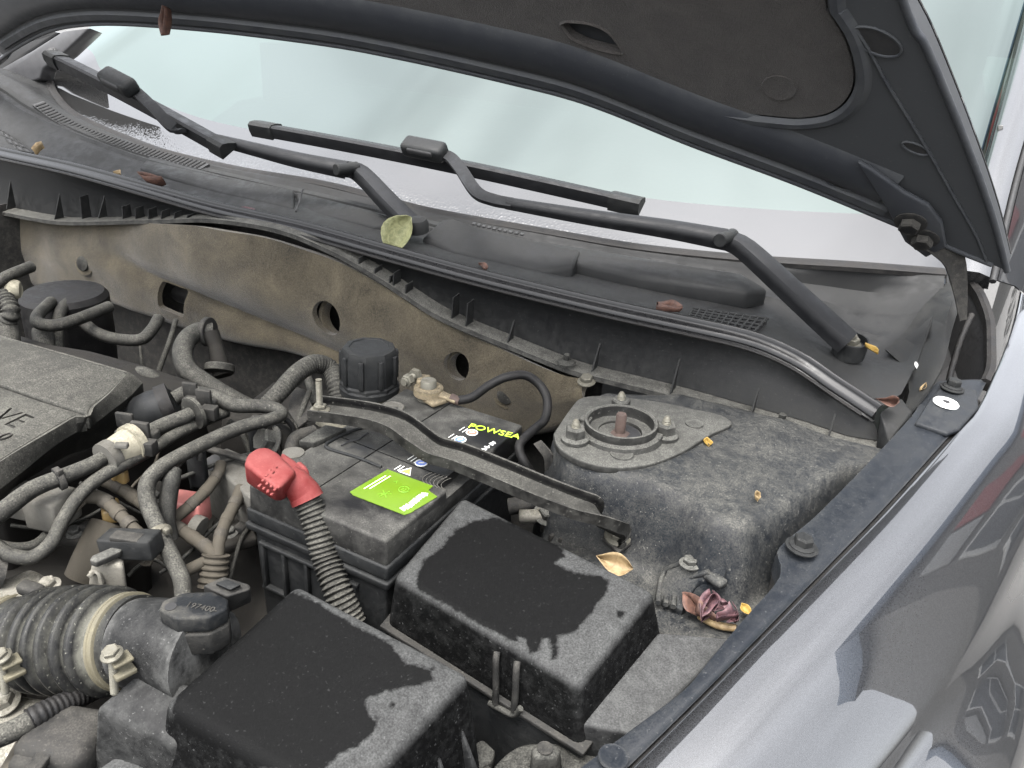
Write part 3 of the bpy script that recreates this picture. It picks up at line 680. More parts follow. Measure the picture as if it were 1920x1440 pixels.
# passenger-side wiper
pa = PZ(97, 106, .285); pb = PZ(428, 281, .190)
wp2 = PZ(778, 424, .125)
W2 = wiper('wiper', 'shorter wiper at the upper left, its blade ending at the corner of the glass', (pa, pb), [PZ(226, 160, .262), PZ(252, 170, .255), PZ(285, 200, .240), PZ(325, 240, .215), PZ(352, 248, .205), PZ(385, 254, .200)],
           [PZ(372, 252, .202), PZ(470, 276, .194), PZ(560, 298, .186), PZ(650, 316, .178)],
           [PZ(642, 314, .177), PZ(668, 318, .174), PZ(690, 335, .166), PZ(725, 372, .148), PZ(765, 412, .130), PZ(778, 424, .126)], wp2)
link('pivot_cap', lathe(wp2+V(.004, .0, .003), (0, -.2, 1), [(.016, -.01), (.0165, .002), (.013, .008), (.006, .010), (.0001, .0105)], 24), 'cowl', W2)

# ================================================================== hood, propped open
HN = V(0, -1, -1).normalized()           # underside faces forward and down
HP0 = V(.094, 1.0, .20)
def HP(px, py, off=0.):
    d = ray(px, py); return CAM+d*((HP0-CAM).dot(HN)/d.dot(HN))+HN*off
def HXV(x, v, off=0.): return V(x, 1.0-v*.70711, .20+v*.70711)+HN*off
hood = thing('hood', 'open car hood seen from below, charcoal felt pad on its underside', 'hood', (-.7, 1.0, .2))
rear_px = [(1888, 508), (1860, 496), (1795, 470), (1720, 437), (1500, 346), (1300, 272), (1150, 211), (1060, 180), (960, 155), (870, 134), (760, 110), (640, 87), (500, 68), (380, 55), (240, 45), (160, 46), (100, 56), (50, 78), (0, 112), (-60, 170)]
side_px = [(1700, 20), (1735, 85), (1780, 190), (1812, 270), (1842, 350), (1868, 430), (1888, 508)]
rear = [HP(*q) for q in rear_px]; side = [HP(*q) for q in side_px]
frontl = [HXV(-1.52, .10), HXV(-1.50, .3), HXV(-1.42, .6), HXV(-1.30, .92), HXV(-.70, 1.02), HXV(-.30, .92), HXV(-.20, .68), HXV(-.115, .49)]
outl = catmull(rear, 4)+frontl+catmull(side, 4)[:-1]
link('outer_skin', prism([p-HN*.022 for p in outl], -HN*.002, 0), 'paint', hood)
# inner panel with a real opening for the felt pad
pad_px = [(560, 8), (640, 22), (780, 50), (927, 82), (1040, 110), (1140, 135), (1280, 186), (1380, 210), (1450, 219), (1500, 222), (1550, 214), (1582, 192), (1598, 160), (1596, 120), (1580, 70), (1548, 20)]
padl = catmull([HP(*q) for q in pad_px], 5)
padtop = [HXV(-.16, .62), HXV(-.30, .74), HXV(-.70, .80), HXV(-1.10, .74), HXV(-1.28, .50), HXV(-1.24, .36), HXV(-1.05, .29)]
padl = padl+padtop
ctr = sum(padl, V(0, 0, 0))/len(padl)
def grown(pts, g):
    out = []
    for i, p in enumerate(pts):
        a, b = pts[i-1], pts[(i+1) % len(pts)]; tn = (b-a).normalized(); nn = tn.cross(HN).normalized()
        if (p+nn*.001-ctr).length < (p-ctr).length: nn = -nn
        out.append(p+nn*g)
    return out
slab = holed(outl, [grown(padl, .006)], -HN*.020)
inn = link('inner_panel', slab, 'hoodpaint', hood)
ring = grown(padl, .008)
n1 = 86
link('pad_rim', sweep([ring[i] for i in range(0, 82)], [(-.006, -.001), (-.003, .004), (.003, .004), (.010, -.001)], HN), 'hoodpaint', inn)
# rear frame: stepped ridges that follow the back edge
rearc = catmull(rear[1:], 6)
def rline(offv, offn): return [p+V(0, -.70711*offv, .70711*offv)+HN*offn for p in rearc[14:-8]]
link('rear_ridge', sweep(rline(.055, .000), [(-.030, -.002), (-.022, .004), (-.004, .0062), (.012, .0055), (.024, .002), (.029, -.002)], HN), 'hoodpaint', inn)
link('rear_ridge', sweep(rline(.014, .0), [(-.008, -.001), (-.004, .004), (.006, .004), (.010, -.001)], HN), 'hoodpaint', inn)
link('hem', tube(rear[1:], .0032, 8, 5), 'hoodpaint', inn)
sidel = catmull([HXV(-.30, .92), HXV(-.20, .68), HXV(-.115, .49)]+side, 6)
link('side_hem', tube(sidel, .0035, 8, 2), 'hoodpaint', inn)
crl = [HP(*q) for q in ((1560, -10), (1625, 85), (1660, 150), (1700, 215), (1745, 290), (1790, 370), (1830, 440), (1850, 490))]
link('crease', tube([p+HN*.0005 for p in crl], .0018, 6, 5), 'hoodpaint', inn)
# felt pad: shallow bulge, with its two openings
pad_b = [p-HN*.001 for p in padl]; inset = grown(padl, -.012)
lens = [HP(*q) for q in ((1050, 47), (1062, 42), (1105, 46), (1140, 62), (1166, 97), (1158, 101), (1110, 90), (1070, 72))]
pm = holed([p-HN*.001 for p in padl], [[p-HN*.001 for p in catmull(lens+[lens[0]], 4)[:-1]]], -HN*.010)
pad = link('felt_pad', pm, 'hoodfelt', hood)
link('pad_backing', prism([p-HN*.0125 for p in grown(padl, .003)], -HN*.002, 0), 'hoodpaint', inn)
link('opening_rim', sweep([p-HN*.0005 for p in catmull(lens+[lens[0]], 4)], [(-.002, -.001), (0, .0015), (.002, -.001)], HN), 'hoodfelt', pad)
dm = HP(1460, 166); link('pad_dimple', lathe(dm-HN*.0015, HN, [(.017, 0), (.016, .0015), (.009, .0004), (.0001, .000)], 24), 'hoodfelt', pad)
for (px, py, a, b_) in ((1643, 77, .022, .012), (1717, 277, .013, .006), (1575, 342, .016, .009)):
    c = HP(px, py, .0008)
    e = [c+V(.95*a*math.cos(i*.3142), 0, 0)+V(0, -.70711, .70711)*(b_*1.1*math.sin(i*.3142)-a*.35*math.cos(i*.3142)) for i in range(20)]
    link('access_hole', prism(e, -HN*.0012, 0), 'gap', inn)
    link('hole_rim', tube(e+[e[0]], .0014, 6, 2), 'hoodpaint', inn)
# safety-catch striker cover seen against the glass (clear lens shape under the edge)
lp = [HP(*q, -.006) for q in ((860, 132), (905, 128), (960, 152), (1030, 165), (1050, 174), (1040, 180), (990, 172), (930, 152))]
link('edge_tab', prism(lp, -HN*.004, .001), 'hoodpaint', hood)
# hinge
hb = [HP(*q, .004) for q in ((1612, 290), (1640, 305), (1700, 348), (1745, 372), (1770, 405), (1778, 450), (1740, 470), (1700, 440), (1668, 380))]
hg = link('hinge_plate', prism(hb, HN*.006, .002), 'hoodpaint', hood)
for q in ((1712, 402), (1735, 432)):
    c = HP(*q, .010); link('hinge_bolt', hexbolt(c, HN, .011, .010, 1.5), 'steel_dark', hg)
hinge_arm = [PY(1742, 440, .985), PY(1770, 462, .99), PY(1790, 490, 1.0), PY(1800, 540, 1.005), PY(1806, 600, 1.01)]
link('hinge_arm', sweep(rowpts(hinge_arm, 14), [(-.014, -.002), (-.014, .002), (.014, .002), (.014, -.002)], (.5, -.85, .1), scale=lambda t: 1.15-.85*t), 'steel_dark', hood)
dk = [PY(*q) for q in ((1778, 520, 1.2), (1850, 540, 1.24), (1862, 640, 1.16), (1850, 715, 1.03), (1745, 725, .99), (1765, 620, 1.1))]
link('hinge_pocket', frustum([p+V(0, .02, -.10) for p in dk], [p+V(0, .02, -.16) for p in dk], 0), 'gap', body)  # black slab added for the darkness down in the pocket
gut = rowpts([PY(*q) for q in ((1849, 716, 1.015), (1859, 690, 1.05), (1860, 650, 1.10), (1857, 600, 1.17), (1840, 553, 1.22), (1815, 520, 1.26))], 24)
link('gutter_edge', sweep(gut, [(-.006, -.012), (-.006, .001), (-.002, .004), (.004, .003), (.006, -.012)], (0, -.3, .95)), 'rubber_clean', fender)
link('pocket_wall', loft([[p+V(-.003, 0, -.008) for p in gut], [p+V(-.006, 0, -.05) for p in gut], [p+V(-.010, .0, -.14) for p in gut]], .002), 'gap', fender)  # wall coloured black to carry the pocket's shade
link('pocket_cable', tube([PY(1778, 720, 1.0), PY(1785, 690, 1.03), PY(1800, 640, 1.06), (PY(1822, 590, 1.1))], .0035, 8), 'rubber_clean', body)

# ================================================================== firewall felt
def yfw(px): return interp(px, [(40, .905), (300, .885), (650, .880), (900, .875), (1100, .87)])
FW_T = [(40, 400), (150, 410), (300, 415), (420, 420), (520, 440), (620, 478), (700, 522), (800, 585), (880, 628), (960, 660), (1060, 704), (1105, 716)]
FW_M = [(48, 470), (150, 490), (290, 515), (400, 530), (520, 552), (620, 592), (700, 630), (790, 662), (870, 695), (960, 730), (1040, 745), (1098, 735)]
FW_B = [(60, 528), (130, 546), (200, 560), (290, 590), (350, 612), (430, 632), (520, 650), (580, 668), (640, 700), (760, 745), (900, 800), (1020, 800), (1096, 760)]
ft = rowpts([PY(a, b, yfw(a)) for a, b in FW_T], 90); fm = rowpts([PY(a, b, yfw(a)-.012) for a, b in FW_M], 90); fb = rowpts([PY(a, b, yfw(a)-.004) for a, b in FW_B], 90)
def fdisp(v):
    y = v.y
    y -= .028*math.exp(-((v.x+.95)/.16)**2)*sst(-.06, .02, v.z)
    y += .020*math.exp(-((v.z+.045+.10*(v.x+1.1))/.02)**2)*sst(-1.35, -1.1, v.x)*sst(-.55, -.8, v.x)
    y += .007*(mnoise.noise(v*11))
    return V(v.x, y, v.z)
fw_rows = [ft, mid(ft, fm, .33), mid(ft, fm, .66), fm, mid(fm, fb, .25), mid(fm, fb, .5), mid(fm, fb, .75), mid(fm, fb, .94, 0, .001), [p+V(0, .010, -.002) for p in fb]]
fmesh = loft(dense(fw_rows, 3), .010, smooth=70, disp=fdisp)
holes = [(633, 598, .026), (868, 689, .020)]
cuts = []
for hx, hy, hr in holes: c = PY(hx, hy, yfw(hx)); cuts.append(lathe(c+V(0, .06, 0), (0, -1, .1), [(hr*1.02, -.02), (hr*1.02, .16)], 24))
sl = PY(333, 558, .885); cuts.append(box(sl+V(0, .0, 0), (.062, .12, .046), .006, Matrix.Rotation(R_(5), 3, 'Y')))
pad_fw = thing('firewall_pad', 'dusty brown felt sound-deadening pad behind the battery and engine', 'pad', (-.8, .88, -.3))
fo = link('felt', cut(fmesh, cuts), 'felt', pad_fw)
link('steel_backing', loft([[p+V(0, .05, .0) for p in ft], [p+V(0, .05, -.3) for p in fb]], .002), 'steel_dark', pad_fw)
for hx, hy, hr in holes:
    c = PY(hx, hy, yfw(hx)-.006)
    link('hole_rim', lathe(c, (0, -1, .1), [(hr*1.5, -.008), (hr*1.28, .004), (hr*1.06, .004), (hr*.96, -.002), (hr*.96, -.012)], 28, caps=False), 'felt', pad_fw)
    link('hole_shade_plug', lathe(c+V(0, .05, 0), (0, -1, .1), [(hr*.8, 0), (hr*.8, .003), (hr*.5, .006), (hr*.2, .007)], 20), 'gap', pad_fw)  # disc set back and coloured black as the shade inside the hole
for q, r in (((157, 494), .014), ((950, 740), .013)):
    c = PY(*q, yfw(q[0])-.020); f_ = link('fastener', lathe(c, (.1, -1, .25), [(r, 0), (r*.95, .004), (r*.5, .006), (.0001, .0062)], 24), 'rubber', pad_fw)
    link('fastener_seat', lathe(c+V(0, .004, 0), (.1, -1, .25), [(r*1.9, -.006), (r*1.6, .003), (r*1.1, .003), (r*1.05, -.004)], 28, caps=False), 'felt', f_)
pp = PY(355, 556, .93)
link('valve_body', lathe(pp+V(-.03, 0, 0), (1, 0, .0), [(.014, 0), (.016, .01), (.016, .05), (.02, .052), (.02, .06)], 16), 'steel_dark', pad_fw)

# ================================================================== strut tower and mount
tower_poly = [PZ(*q, .015).xy[:] for q in ((1036, 815), (1070, 862), (1130, 884), (1200, 898), (1290, 940), (1340, 978), (1395, 988), (1450, 960), (1550, 893), (1588, 868))]+[(.03, .83), (.03, .87), (-.20, .85), (-.28, .80)]
def sdpoly(x, y, poly):
    d = 1e9; ins = False; n = len(poly)
    for i in range(n):
        ax, ay = poly[i]; bx, by = poly[(i+1) % n]; ex, ey = bx-ax, by-ay
        k = max(0, min(1, ((x-ax)*ex+(y-ay)*ey)/(ex*ex+ey*ey))); dx, dy = x-ax-k*ex, y-ay-k*ey; d = min(d, dx*dx+dy*dy)
        if (ay > y) != (by > y) and x < (bx-ax)*(y-ay)/(by-ay)+ax: ins = not ins
    return math.sqrt(d)*(-1 if ins else 1)
def ztower(x, y):
    s = sdpoly(x, y, tower_poly)
    top = .018-.006*sst(-.12, .02, x)+.003*mnoise.noise(V(x*14, y*14, 0))
    fl_ = -.066+.012*sst(-.02, .03, x)-.006*math.sin(x*40)
    if x < -.255: fl_ = lerp(fl_, -.24, sst(-.262, -.285, x))
    k = sst(-.003, .026, s)
    return lerp(top, fl_, k)
gx = [-.345+.0055*i for i in range(70)]; gy = [.47+.0058*j for j in range(68)]
trows = []
for yy in gy:
    row = []
    for xx in gx:
        xl = interp(yy, [(.40, -.09), (.52, -.063), (.64, -.026), (.70, -.012), (.86, .035)])   # stop at the flange
        xx = min(xx, xl+.0); row.append(V(xx, yy, ztower(xx, yy)-(.012 if xx >= xl else 0)))
    trows.append(row)
tower = thing('strut_tower', 'dark painted strut tower with round mount, between battery and fender', 'strut tower', (-.2, .7, -.3))
link('tower_panel', loft(trows, .0, smooth=80), 'apron', tower)
tilt = V(-.03, -.02, 1).normalized()
mp = [PZ(*q, .022) for q in ((1038, 812), (1045, 835), (1075, 857), (1120, 872), (1170, 876), (1225, 868), (1280, 846), (1330, 815), (1372, 795), (1352, 778), (1300, 766), (1230, 752), (1140, 742), (1092, 745), (1070, 765))]
link('mount_plate', prism(catmull(mp+[mp[0]], 4)[:-1], (0, 0, -.008), .0015), 'mount', tower)
mc = PZ(1163, 806, .026)
link('mount_ring', lathe(mc, tilt, [(.045, -.006), (.043, .001), (.0385, .003), (.038, .011), (.0362, .0115), (.0345, .010), (.0335, -.001), (.0325, -.0015), (.023, -.0015), (.022, -.006), (.0215, -.012)], 48, caps=False), 'mount', tower)
link('ring_lug', box(mc+V(-.038, -.004, .002), (.012, .012, .006), .002), 'mount', tower)
link('ring_lug', box(mc+V(.038, .004, .002), (.012, .012, .006), .002), 'mount', tower)
link('bearing_cup', lathe(mc+V(0, 0, -.012), tilt, [(.0215, .008), (.021, .004), (.017, .003), (.0155, -.004), (.0001, -.005)], 36), 'gap', tower)
link('damper_rod', joinm([lathe(mc+V(0, 0, -.008), tilt, [(.011, 0), (.011, .004), (.006, .006)], 6), lathe(mc+V(0, 0, -.006), tilt, [(.0056, 0), (.0056, .0235), (.0048, .025), (.0001, .025)], 16)]), 'rust', tower)
for q in ((1078, 822), (1163, 768), (1247, 815)):
    c = PZ(*q, .025)
    nt = link('nut', joinm([lathe(c, tilt, [(.0145, -.002), (.0145, .001), (.0115, .003)], 24), hexbolt(c+V(0, 0, .001), tilt, .0105, .0115, 0)]), 'mount', tower)
    link('stud_tip', stud(c+tilt*.010, tilt, .0048, .007, .0016, .005), 'zinc', nt)
for q, r in (((1166, 852), .012), ((1302, 795), .010)):
    c = PZ(*q, .0225); link('plate_dimple', lathe(c, tilt, [(r, -.001), (r*.95, .0012), (r*.75, .0008), (.0001, .0006)], 24), 'mount', tower)
cpt = [PZ(*q, 0.0) for q in ((1005, 850), (1030, 880), (1045, 905))]
link('tower_flange', loft([rowpts([PZ(1000, 832, .0), PZ(1020, 858, -.01), PZ(1022, 885, -.03)], 8, False), rowpts([PZ(1014, 825, .005), PZ(1034, 850, .0), PZ(1036, 882, -.02)], 8, False)], .002), 'steel_dark', tower)

# stamped bracket on the apron
br = thing('harness_bracket', 'small dusty ribbed bracket bolted to the apron by the fuse box', 'bracket', PZ(1295, 1085, -.06))
def AP(px, py, off=0): return PF(px, py, lambda x, y: ztower(min(x, -.03), y)+off)
bp = [AP(*q, .006) for q in ((1255, 1062), (1300, 1045), (1365, 1062), (1358, 1085), (1310, 1090), (1290, 1120), (1280, 1145), (1228, 1118))]
link('plate', prism(bp, (0, 0, -.008), .0015), 'apron', br)
for k in range(3):
    pts = [AP(*q, .009) for q in ((1330-26*k, 1072-8*k), (1290-22*k, 1085-6*k), (1268-16*k, 1108+0*k), (1262-14*k, 1138-4*k))]
    link('rib', tube(pts, .0028, 8), 'apron', br)
link('bolt', hexbolt(AP(1293, 1058, .007), (0, 0, 1), .0068, .006), 'mount', br)
link('tab', box(AP(1340, 1085, .010), (.022, .012, .008), .003, rz(-25)), 'apron', br)

# ================================================================== battery
BX0, BX1, BY0, BY1 = -.494, -.330, .447, .706
bat = thing('battery', 'black car battery with a lime sticker on its dusty lid', 'battery', ((BX0+BX1)/2, (BY0+BY1)/2, -.205))
def rect(x0, x1, y0, y1, z): return [V(x0, y0, z), V(x1, y0, z), V(x1, y1, z), V(x0, y1, z)]
link('case', frustum(rect(BX0+.004, BX1-.004, BY0+.004, BY1-.004, -.04), rect(BX0+.008, BX1-.008, BY0+.008, BY1-.008, -.205), .003), 'plastic_light', bat)
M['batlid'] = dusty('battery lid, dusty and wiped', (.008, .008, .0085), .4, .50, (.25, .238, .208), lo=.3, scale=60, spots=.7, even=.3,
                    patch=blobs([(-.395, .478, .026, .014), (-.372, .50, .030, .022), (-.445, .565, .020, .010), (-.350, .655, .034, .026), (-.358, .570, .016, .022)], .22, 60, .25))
link('lid_skirt', frustum(rect(BX0, BX1, BY0, BY1, -.026), rect(BX0, BX1, BY0, BY1, -.040), .002), 'plastic_light', bat)
lid_m = frustum(rect(BX0+.003, BX1-.003, BY0+.003, BY1-.003, 0), rect(BX0+.002, BX1-.002, BY0+.002, BY1-.002, -.028), .003)
grv = [box((-.4295, .62, .0), (.0016, .30, .003), 0, rz(-2)), box((-.395, .565, 0), (.19, .0016, .003), 0, rz(-2)),
       frustum(rect(-.345, -.31, .545, .60, .002), rect(-.345, -.31, .545, .60, -.010), 0), box((BX0+.006, .475, 0), (.02, .02, .02), 0)]
lid = link('lid', cut(lid_m, grv), 'batlid', bat)
link('lid_ledge', frustum(rect(BX0-.002, BX1+.002, BY0-.002, BY1+.002, -.042), rect(BX0-.001, BX1+.001, BY0-.001, BY1+.001, -.050), .002), 'plastic_light', bat)
# lattice on the front of the case
for x in (-.478, -.452, -.424, -.396, -.368):
    link('case_rib', box((x, BY0+.003, -.088), (.004, .006, .052), .001), 'plastic_light', bat)
for z in (-.062, -.114):
    link('case_rib', box((-.423, BY0+.003, z), (.118, .006, .004), .001), 'plastic_light', bat)
# folded carrying handle in its recess
hl = [PZ(*q, .0006) for q in ((612, 838), (622, 826), (675, 806), (712, 795))]
link('handle', tube([PZ(*q, .001) for q in ((700, 797), (660, 808), (622, 826), (611, 834), (618, 842), (670, 858), (715, 876))], .0018, 8), 'plastic_light', lid)
link('vent_line', tube([PZ(*q, .0004) for q in ((640, 836), (655, 828), (672, 824), (680, 818), (690, 812))], .0012, 6), 'gap', lid)
link('inspection_eye', lathe(PZ(736, 764, .0), (0, 0, 1), [(.0135, 0), (.0135, .001), (.012, .0015), (.011, .0008), (.0001, .0009)], 28), 'greyplug', lid)
link('eye_mark', box(PZ(736, 764, .0014), (.012, .0018, .0006), 0, rz(25)), 'gap', lid)
link('vent_cap', lathe(PZ(550, 850, 0.0), (0, 0, 1), [(.011, 0), (.011, .0012), (.008, .0016), (.0001, .0014)], 24), 'greyplug', lid)
# lime sticker with notch, its print
sq = [PZ(*q, .0008) for q in ((727, 880), (812, 911), (803, 919), (820, 931), (770, 961), (758, 965), (662, 928), (656, 922))]
st_ = link('sticker', prism(sq, (0, 0, -.0006), 0), 'lime', bat)
so_, sx_, sy_ = PZ(656, 922, .0011), (PZ(762, 965, .0011)-PZ(656, 922, .0011)), (PZ(727, 880, .0011)-PZ(656, 922, .0011))
def SK(u, v): return so_+sx_*u+sy_*v
def strip(pts, w, mat, par):
    return link('print', sweep(pts, [(-w/2, 0), (-w/2, .0002), (w/2, .0002), (w/2, 0)], (0, 0, 1)), mat, par)
for u, a, b in ((.10, .22, .80), (.16, .28, .84)): strip([SK(u, a), SK(u, b)], .0010, 'paleprint', st_)
for k in range(9):
    v = .10+k*.075; link('print', box(SK(.87+.012*math.sin(k*7), v), (.0065, .0022+.0012*(k % 3), .0003), 0, rz(5+20*((k*37) % 3-1))), 'sign_white', st_)
cc = SK(.55, .62); link('print', tube([cc+V(.0050*math.cos(a*.5236), .0050*math.sin(a*.5236), 0) for a in range(13)], .0004, 5, 1, sm=False), 'darkprint', st_)
link('print', joinm([box(cc+V(-.0016, 0.001, 0), (.0014, .0014, .0003), 0), box(cc+V(.0016, 0.001, 0), (.0014, .0014, .0003), 0), box(cc+V(0, -.0018, 0), (.004, .0008, .0003), 0)]), 'darkprint', st_)
c2 = SK(.42, .30)
for a in (35, -40, 80): strip([c2+rz(a)@V(-.0065, 0, 0), c2+rz(a)@V(.0065, 0, 0)], .0007, 'darkprint', st_)
strip([SK(.30, .72), SK(.34, .78)], .0009, 'darkprint', st_); strip([SK(.32, .78), SK(.36, .70)], .0009, 'darkprint', st_)
# lid lettering and symbols
o0, o1 = PZ(877, 806, .0003), PZ(967, 827, .0003)
link('lettering', text('POWSEA', .0150, None, mtx=quadmtx(PZ(876, 801, .0003), o1-o0, V(0, 1, 0))), 'limetext', lid)
def symbol(px, py, mat, r=.0062, tri=False):
    c = PZ(px, py, .0004)
    if tri:
        pts = [c+V(-r, -r*.8, 0), c+V(r, -r*.8, 0), c+V(0, r, 0)]
        link('symbol', tube(pts+[pts[0]], .0006, 5, 1, sm=False), 'whitemark', lid); link('symbol', prism([p.lerp(c, .2) for p in pts], (0, 0, -.0003), 0), mat, lid)
    else:
        link('symbol', tube([c+V(r*math.cos(a*.5236), r*math.sin(a*.5236), 0) for a in range(13)], .0006, 5, 1, sm=False), 'whitemark', lid)
        link('symbol', lathe(c+V(0, 0, -.0003), (0, 0, 1), [(r*.85, 0), (r*.85, .0003)], 20), mat, lid)
        link('symbol', box(c+V(0, 0, .0003), (r*.9, r*.3, .0002), 0, rz(40)), 'whitemark', lid)
symbol(885, 811, 'redprint'); symbol(863, 824, 'blueprint'); symbol(790, 868, 'blueprint'); symbol(764, 883, 'orangeprint', .0065, True)
for (px, py) in ((866, 804), (872, 807), (846, 817), (852, 820), (770, 858), (776, 861), (782, 864), (746, 876), (752, 878)):
    c = PZ(px, py, .0004); link('symbol', box(c, (.0010, .010, .0002), 0, rz(-4)), 'whitemark', lid)
for (px, py, a) in ((913, 838, 12), (921, 833, -20), (900, 845, 8), (892, 848, 0), (908, 842, 30), (924, 830, 60)):
    c = PZ(px, py, .0004); link('symbol', box(c, (.0060, .0022, .0002), 0, rz(a)), 'sign_white', lid); link('symbol', box(c+V(.001, .001, 0), (.0016, .006, .0002), 0, rz(a)), 'sign_white', lid)
for k in range(6):
    pts = [PZ(792+7*k+e*e*.9, 890+2.2*k-3*e+9, .0004) for e in (-3, -1.5, 0, 1.5, 3, 4.5)]
    link('contour_print', tube(pts, .0003, 5, 3), 'greyplug', lid)
# negative post, clamp and its lead
negp = PZ(803, 748, .002)
neg = thing('negative_terminal', 'corroded brass clamp on the rear battery post', 'terminal', negp)
link('post', lathe(negp, (0, 0, 1), [(.0125, 0), (.0125, .006), (.0098, .008), (.0092, .023), (.0082, .0245), (.0001, .0245)], 28), 'zinc', neg)
link('clamp_ring', lathe(negp+V(0, 0, .006), (0, 0, 1), [(.0165, 0), (.0172, .001), (.0170, .009), (.0125, .011), (.0105, .010)], 28), 'terminal', neg)
link('clamp_base', box(negp+V(.006, -.002, .0045), (.036, .024, .006), .002, rz(-20)), 'terminal', neg)
link('clamp_ear', box(negp+V(-.014, .010, .013), (.014, .020, .014), .002, rz(25)), 'terminal', neg)
ax = (PZ(757, 717, .02)-PZ(785, 700, .02)).normalized()
cb = link('clamp_bolt', joinm([hexbolt(PZ(775, 706, .022), -ax, .0085, .007, 0), stud(PZ(775, 706, .022), ax, .0045, .020, .0016), lathe(PZ(768, 711, .022), ax, [(.0075, 0), (.0075, .007), (.006, .008)], 6)]), 'zinc', neg)
lug = [PZ(822, 738, .012), PZ(838, 744, .010), PZ(856, 752, .008)]
link('lug', tube(lug, [.0075, .006, .0055], 12, flat=.6), 'terminal', neg)
link('crimp', tube([PZ(846, 747, .009), PZ(862, 753, .008)], [.0062, .005], 12, 1, sm=False), 'rust', neg)
lead = thing('negative_lead', 'black battery cable looping from the rear terminal down beside the strut tower', 'cable', PZ(1000, 880, -.02))
link('cable', tube([PZ(858, 751, .008), PZ(885, 745, .014), PZ(918, 722, .03), PZ(950, 707, .04), PZ(985, 704, .04), PZ(1012, 722, .03), PZ(1026, 750, .018), PZ(1022, 785, .004), PZ(1000, 806, .0), PZ(976, 830, -.004), PZ(975, 850, -.012), PZ(988, 875, -.025), PZ(1006, 900, -.05)], .0052, 12), 'rubber_clean', lead)

# red cover of the positive post and its convoluted conduit
rc = thing('terminal_cover', 'faded red rubber cover over the front battery terminal', 'terminal cover', PZ(520, 920, 0))
top = [PZ(*q, .040) for q in ((457, 868), (463, 850), (480, 838), (502, 836), (520, 846), (556, 882), (541, 900), (520, 921))]
bot = [PZ(*q, .006) for q in ((461, 908), (464, 893), (482, 880), (506, 876), (528, 888), (563, 915), (546, 930), (522, 944))]
link('hood', frustum(top, bot, .006, 4), 'redpvc', rc)
link('tongue', frustum([PZ(*q, .030) for q in ((528, 845), (552, 862), (574, 880), (576, 896), (556, 894), (522, 866))], [PZ(*q, .004) for q in ((530, 870), (555, 885), (578, 896), (578, 910), (560, 910), (530, 890))], .004), 'redpvc', rc)
link('tongue_clip', tube([PZ(560, 872, .026), PZ(570, 882, .026), PZ(574, 892, .022)], .0035, 8), 'redpvc', rc)
link('sleeve', tube([PZ(538, 893, .026), PZ(556, 908, .02), PZ(570, 924, .012), PZ(577, 938, .006)], [.012, .0135, .0145, .0150], 20), 'redpvc', rc)
q0 = PZ(495, 916, .0405); 
for r_i in range(4):
    for k in range(4+r_i % 2):
        c = PZ(489+7.5*r_i+6.2*k, 912-9.5*k+5.5*r_i, .0385-.0006*r_i)
        link('embossing', box(c+V(0, -.001, .0015), (.0022, .0042-.001*((k+r_i) % 2), .0012), .0003, rz(15+10*((k*3+r_i) % 3))), 'redpvc', rc)
cond = thing('conduit', 'black corrugated conduit running down from the red terminal cover', 'conduit', PZ(640, 1130, -.10))
link('sleeve', tube([PZ(572, 930, .008), PZ(586, 962, -.005), PZ(598, 1000, -.02), PZ(612, 1050, -.04), PZ(634, 1110, -.06), PZ(660, 1170, -.085)], .0132, 18, 8, rib=(.0047, .20)), 'rubber', cond)

# hold-down bar and J-bolt
bar = thing('hold_down_bar', 'dusty black steel channel clamping the battery, bolted by the strut tower', 'clamp bar', PZ(1160, 1005, -.06))
bpath = rowpts([PZ(586, 772, .030), PZ(640, 778, .030), PZ(700, 788, .031), PZ(745, 803, .031), PZ(780, 828, .024), PZ(812, 850, .016), PZ(860, 864, .014), PZ(930, 892, .012), PZ(1010, 926, .008), PZ(1080, 953, .002), PZ(1120, 966, -.004), PZ(1140, 985, -.020), PZ(1150, 1002, -.040), PZ(1166, 1014, -.047)], 70)
h_, w_ = .011, .0155
link('channel', sweep(bpath, [(-w_, h_), (-w_, -.001), (w_, -.001), (w_, h_), (w_-.0022, h_), (w_-.0026, .0018), (-w_+.0026, .0018), (-w_+.0022, h_)], (0, -.1, 1), scale=lambda t: lerp(1.0, 1.0, t)), 'barpaint', bar)
jb = PZ(600, 771, .031)
link('stud', stud(jb, (0, 0, 1), .0034, .036, .0015), 'zinc', bar)
link('nut', hexbolt(jb+V(0, 0, .001), (0, 0, 1), .0068, .006, 1.5), 'zinc', bar)
link('end_bolt', hexbolt(PZ(1158, 1006, -.043), (.1, -.2, 1), .0095, .008, 1.4), 'zinc', bar)
link('end_plate', prism([PZ(*q, -.0455) for q in ((1140, 985), (1190, 990), (1192, 1012), (1160, 1035), (1130, 1010))], (0, 0, -.004), .001), 'steel_dark', bar)
wedge = thing('battery_wedge', 'small dusty plastic shim under the left end of the clamp bar', 'shim', PZ(600, 815, 0))
link('shim', prism([PZ(*q, .006) for q in ((560, 826), (610, 796), (650, 803), (588, 830))], (0, 0, -.008), .001), 'plastic_heavy', wedge)

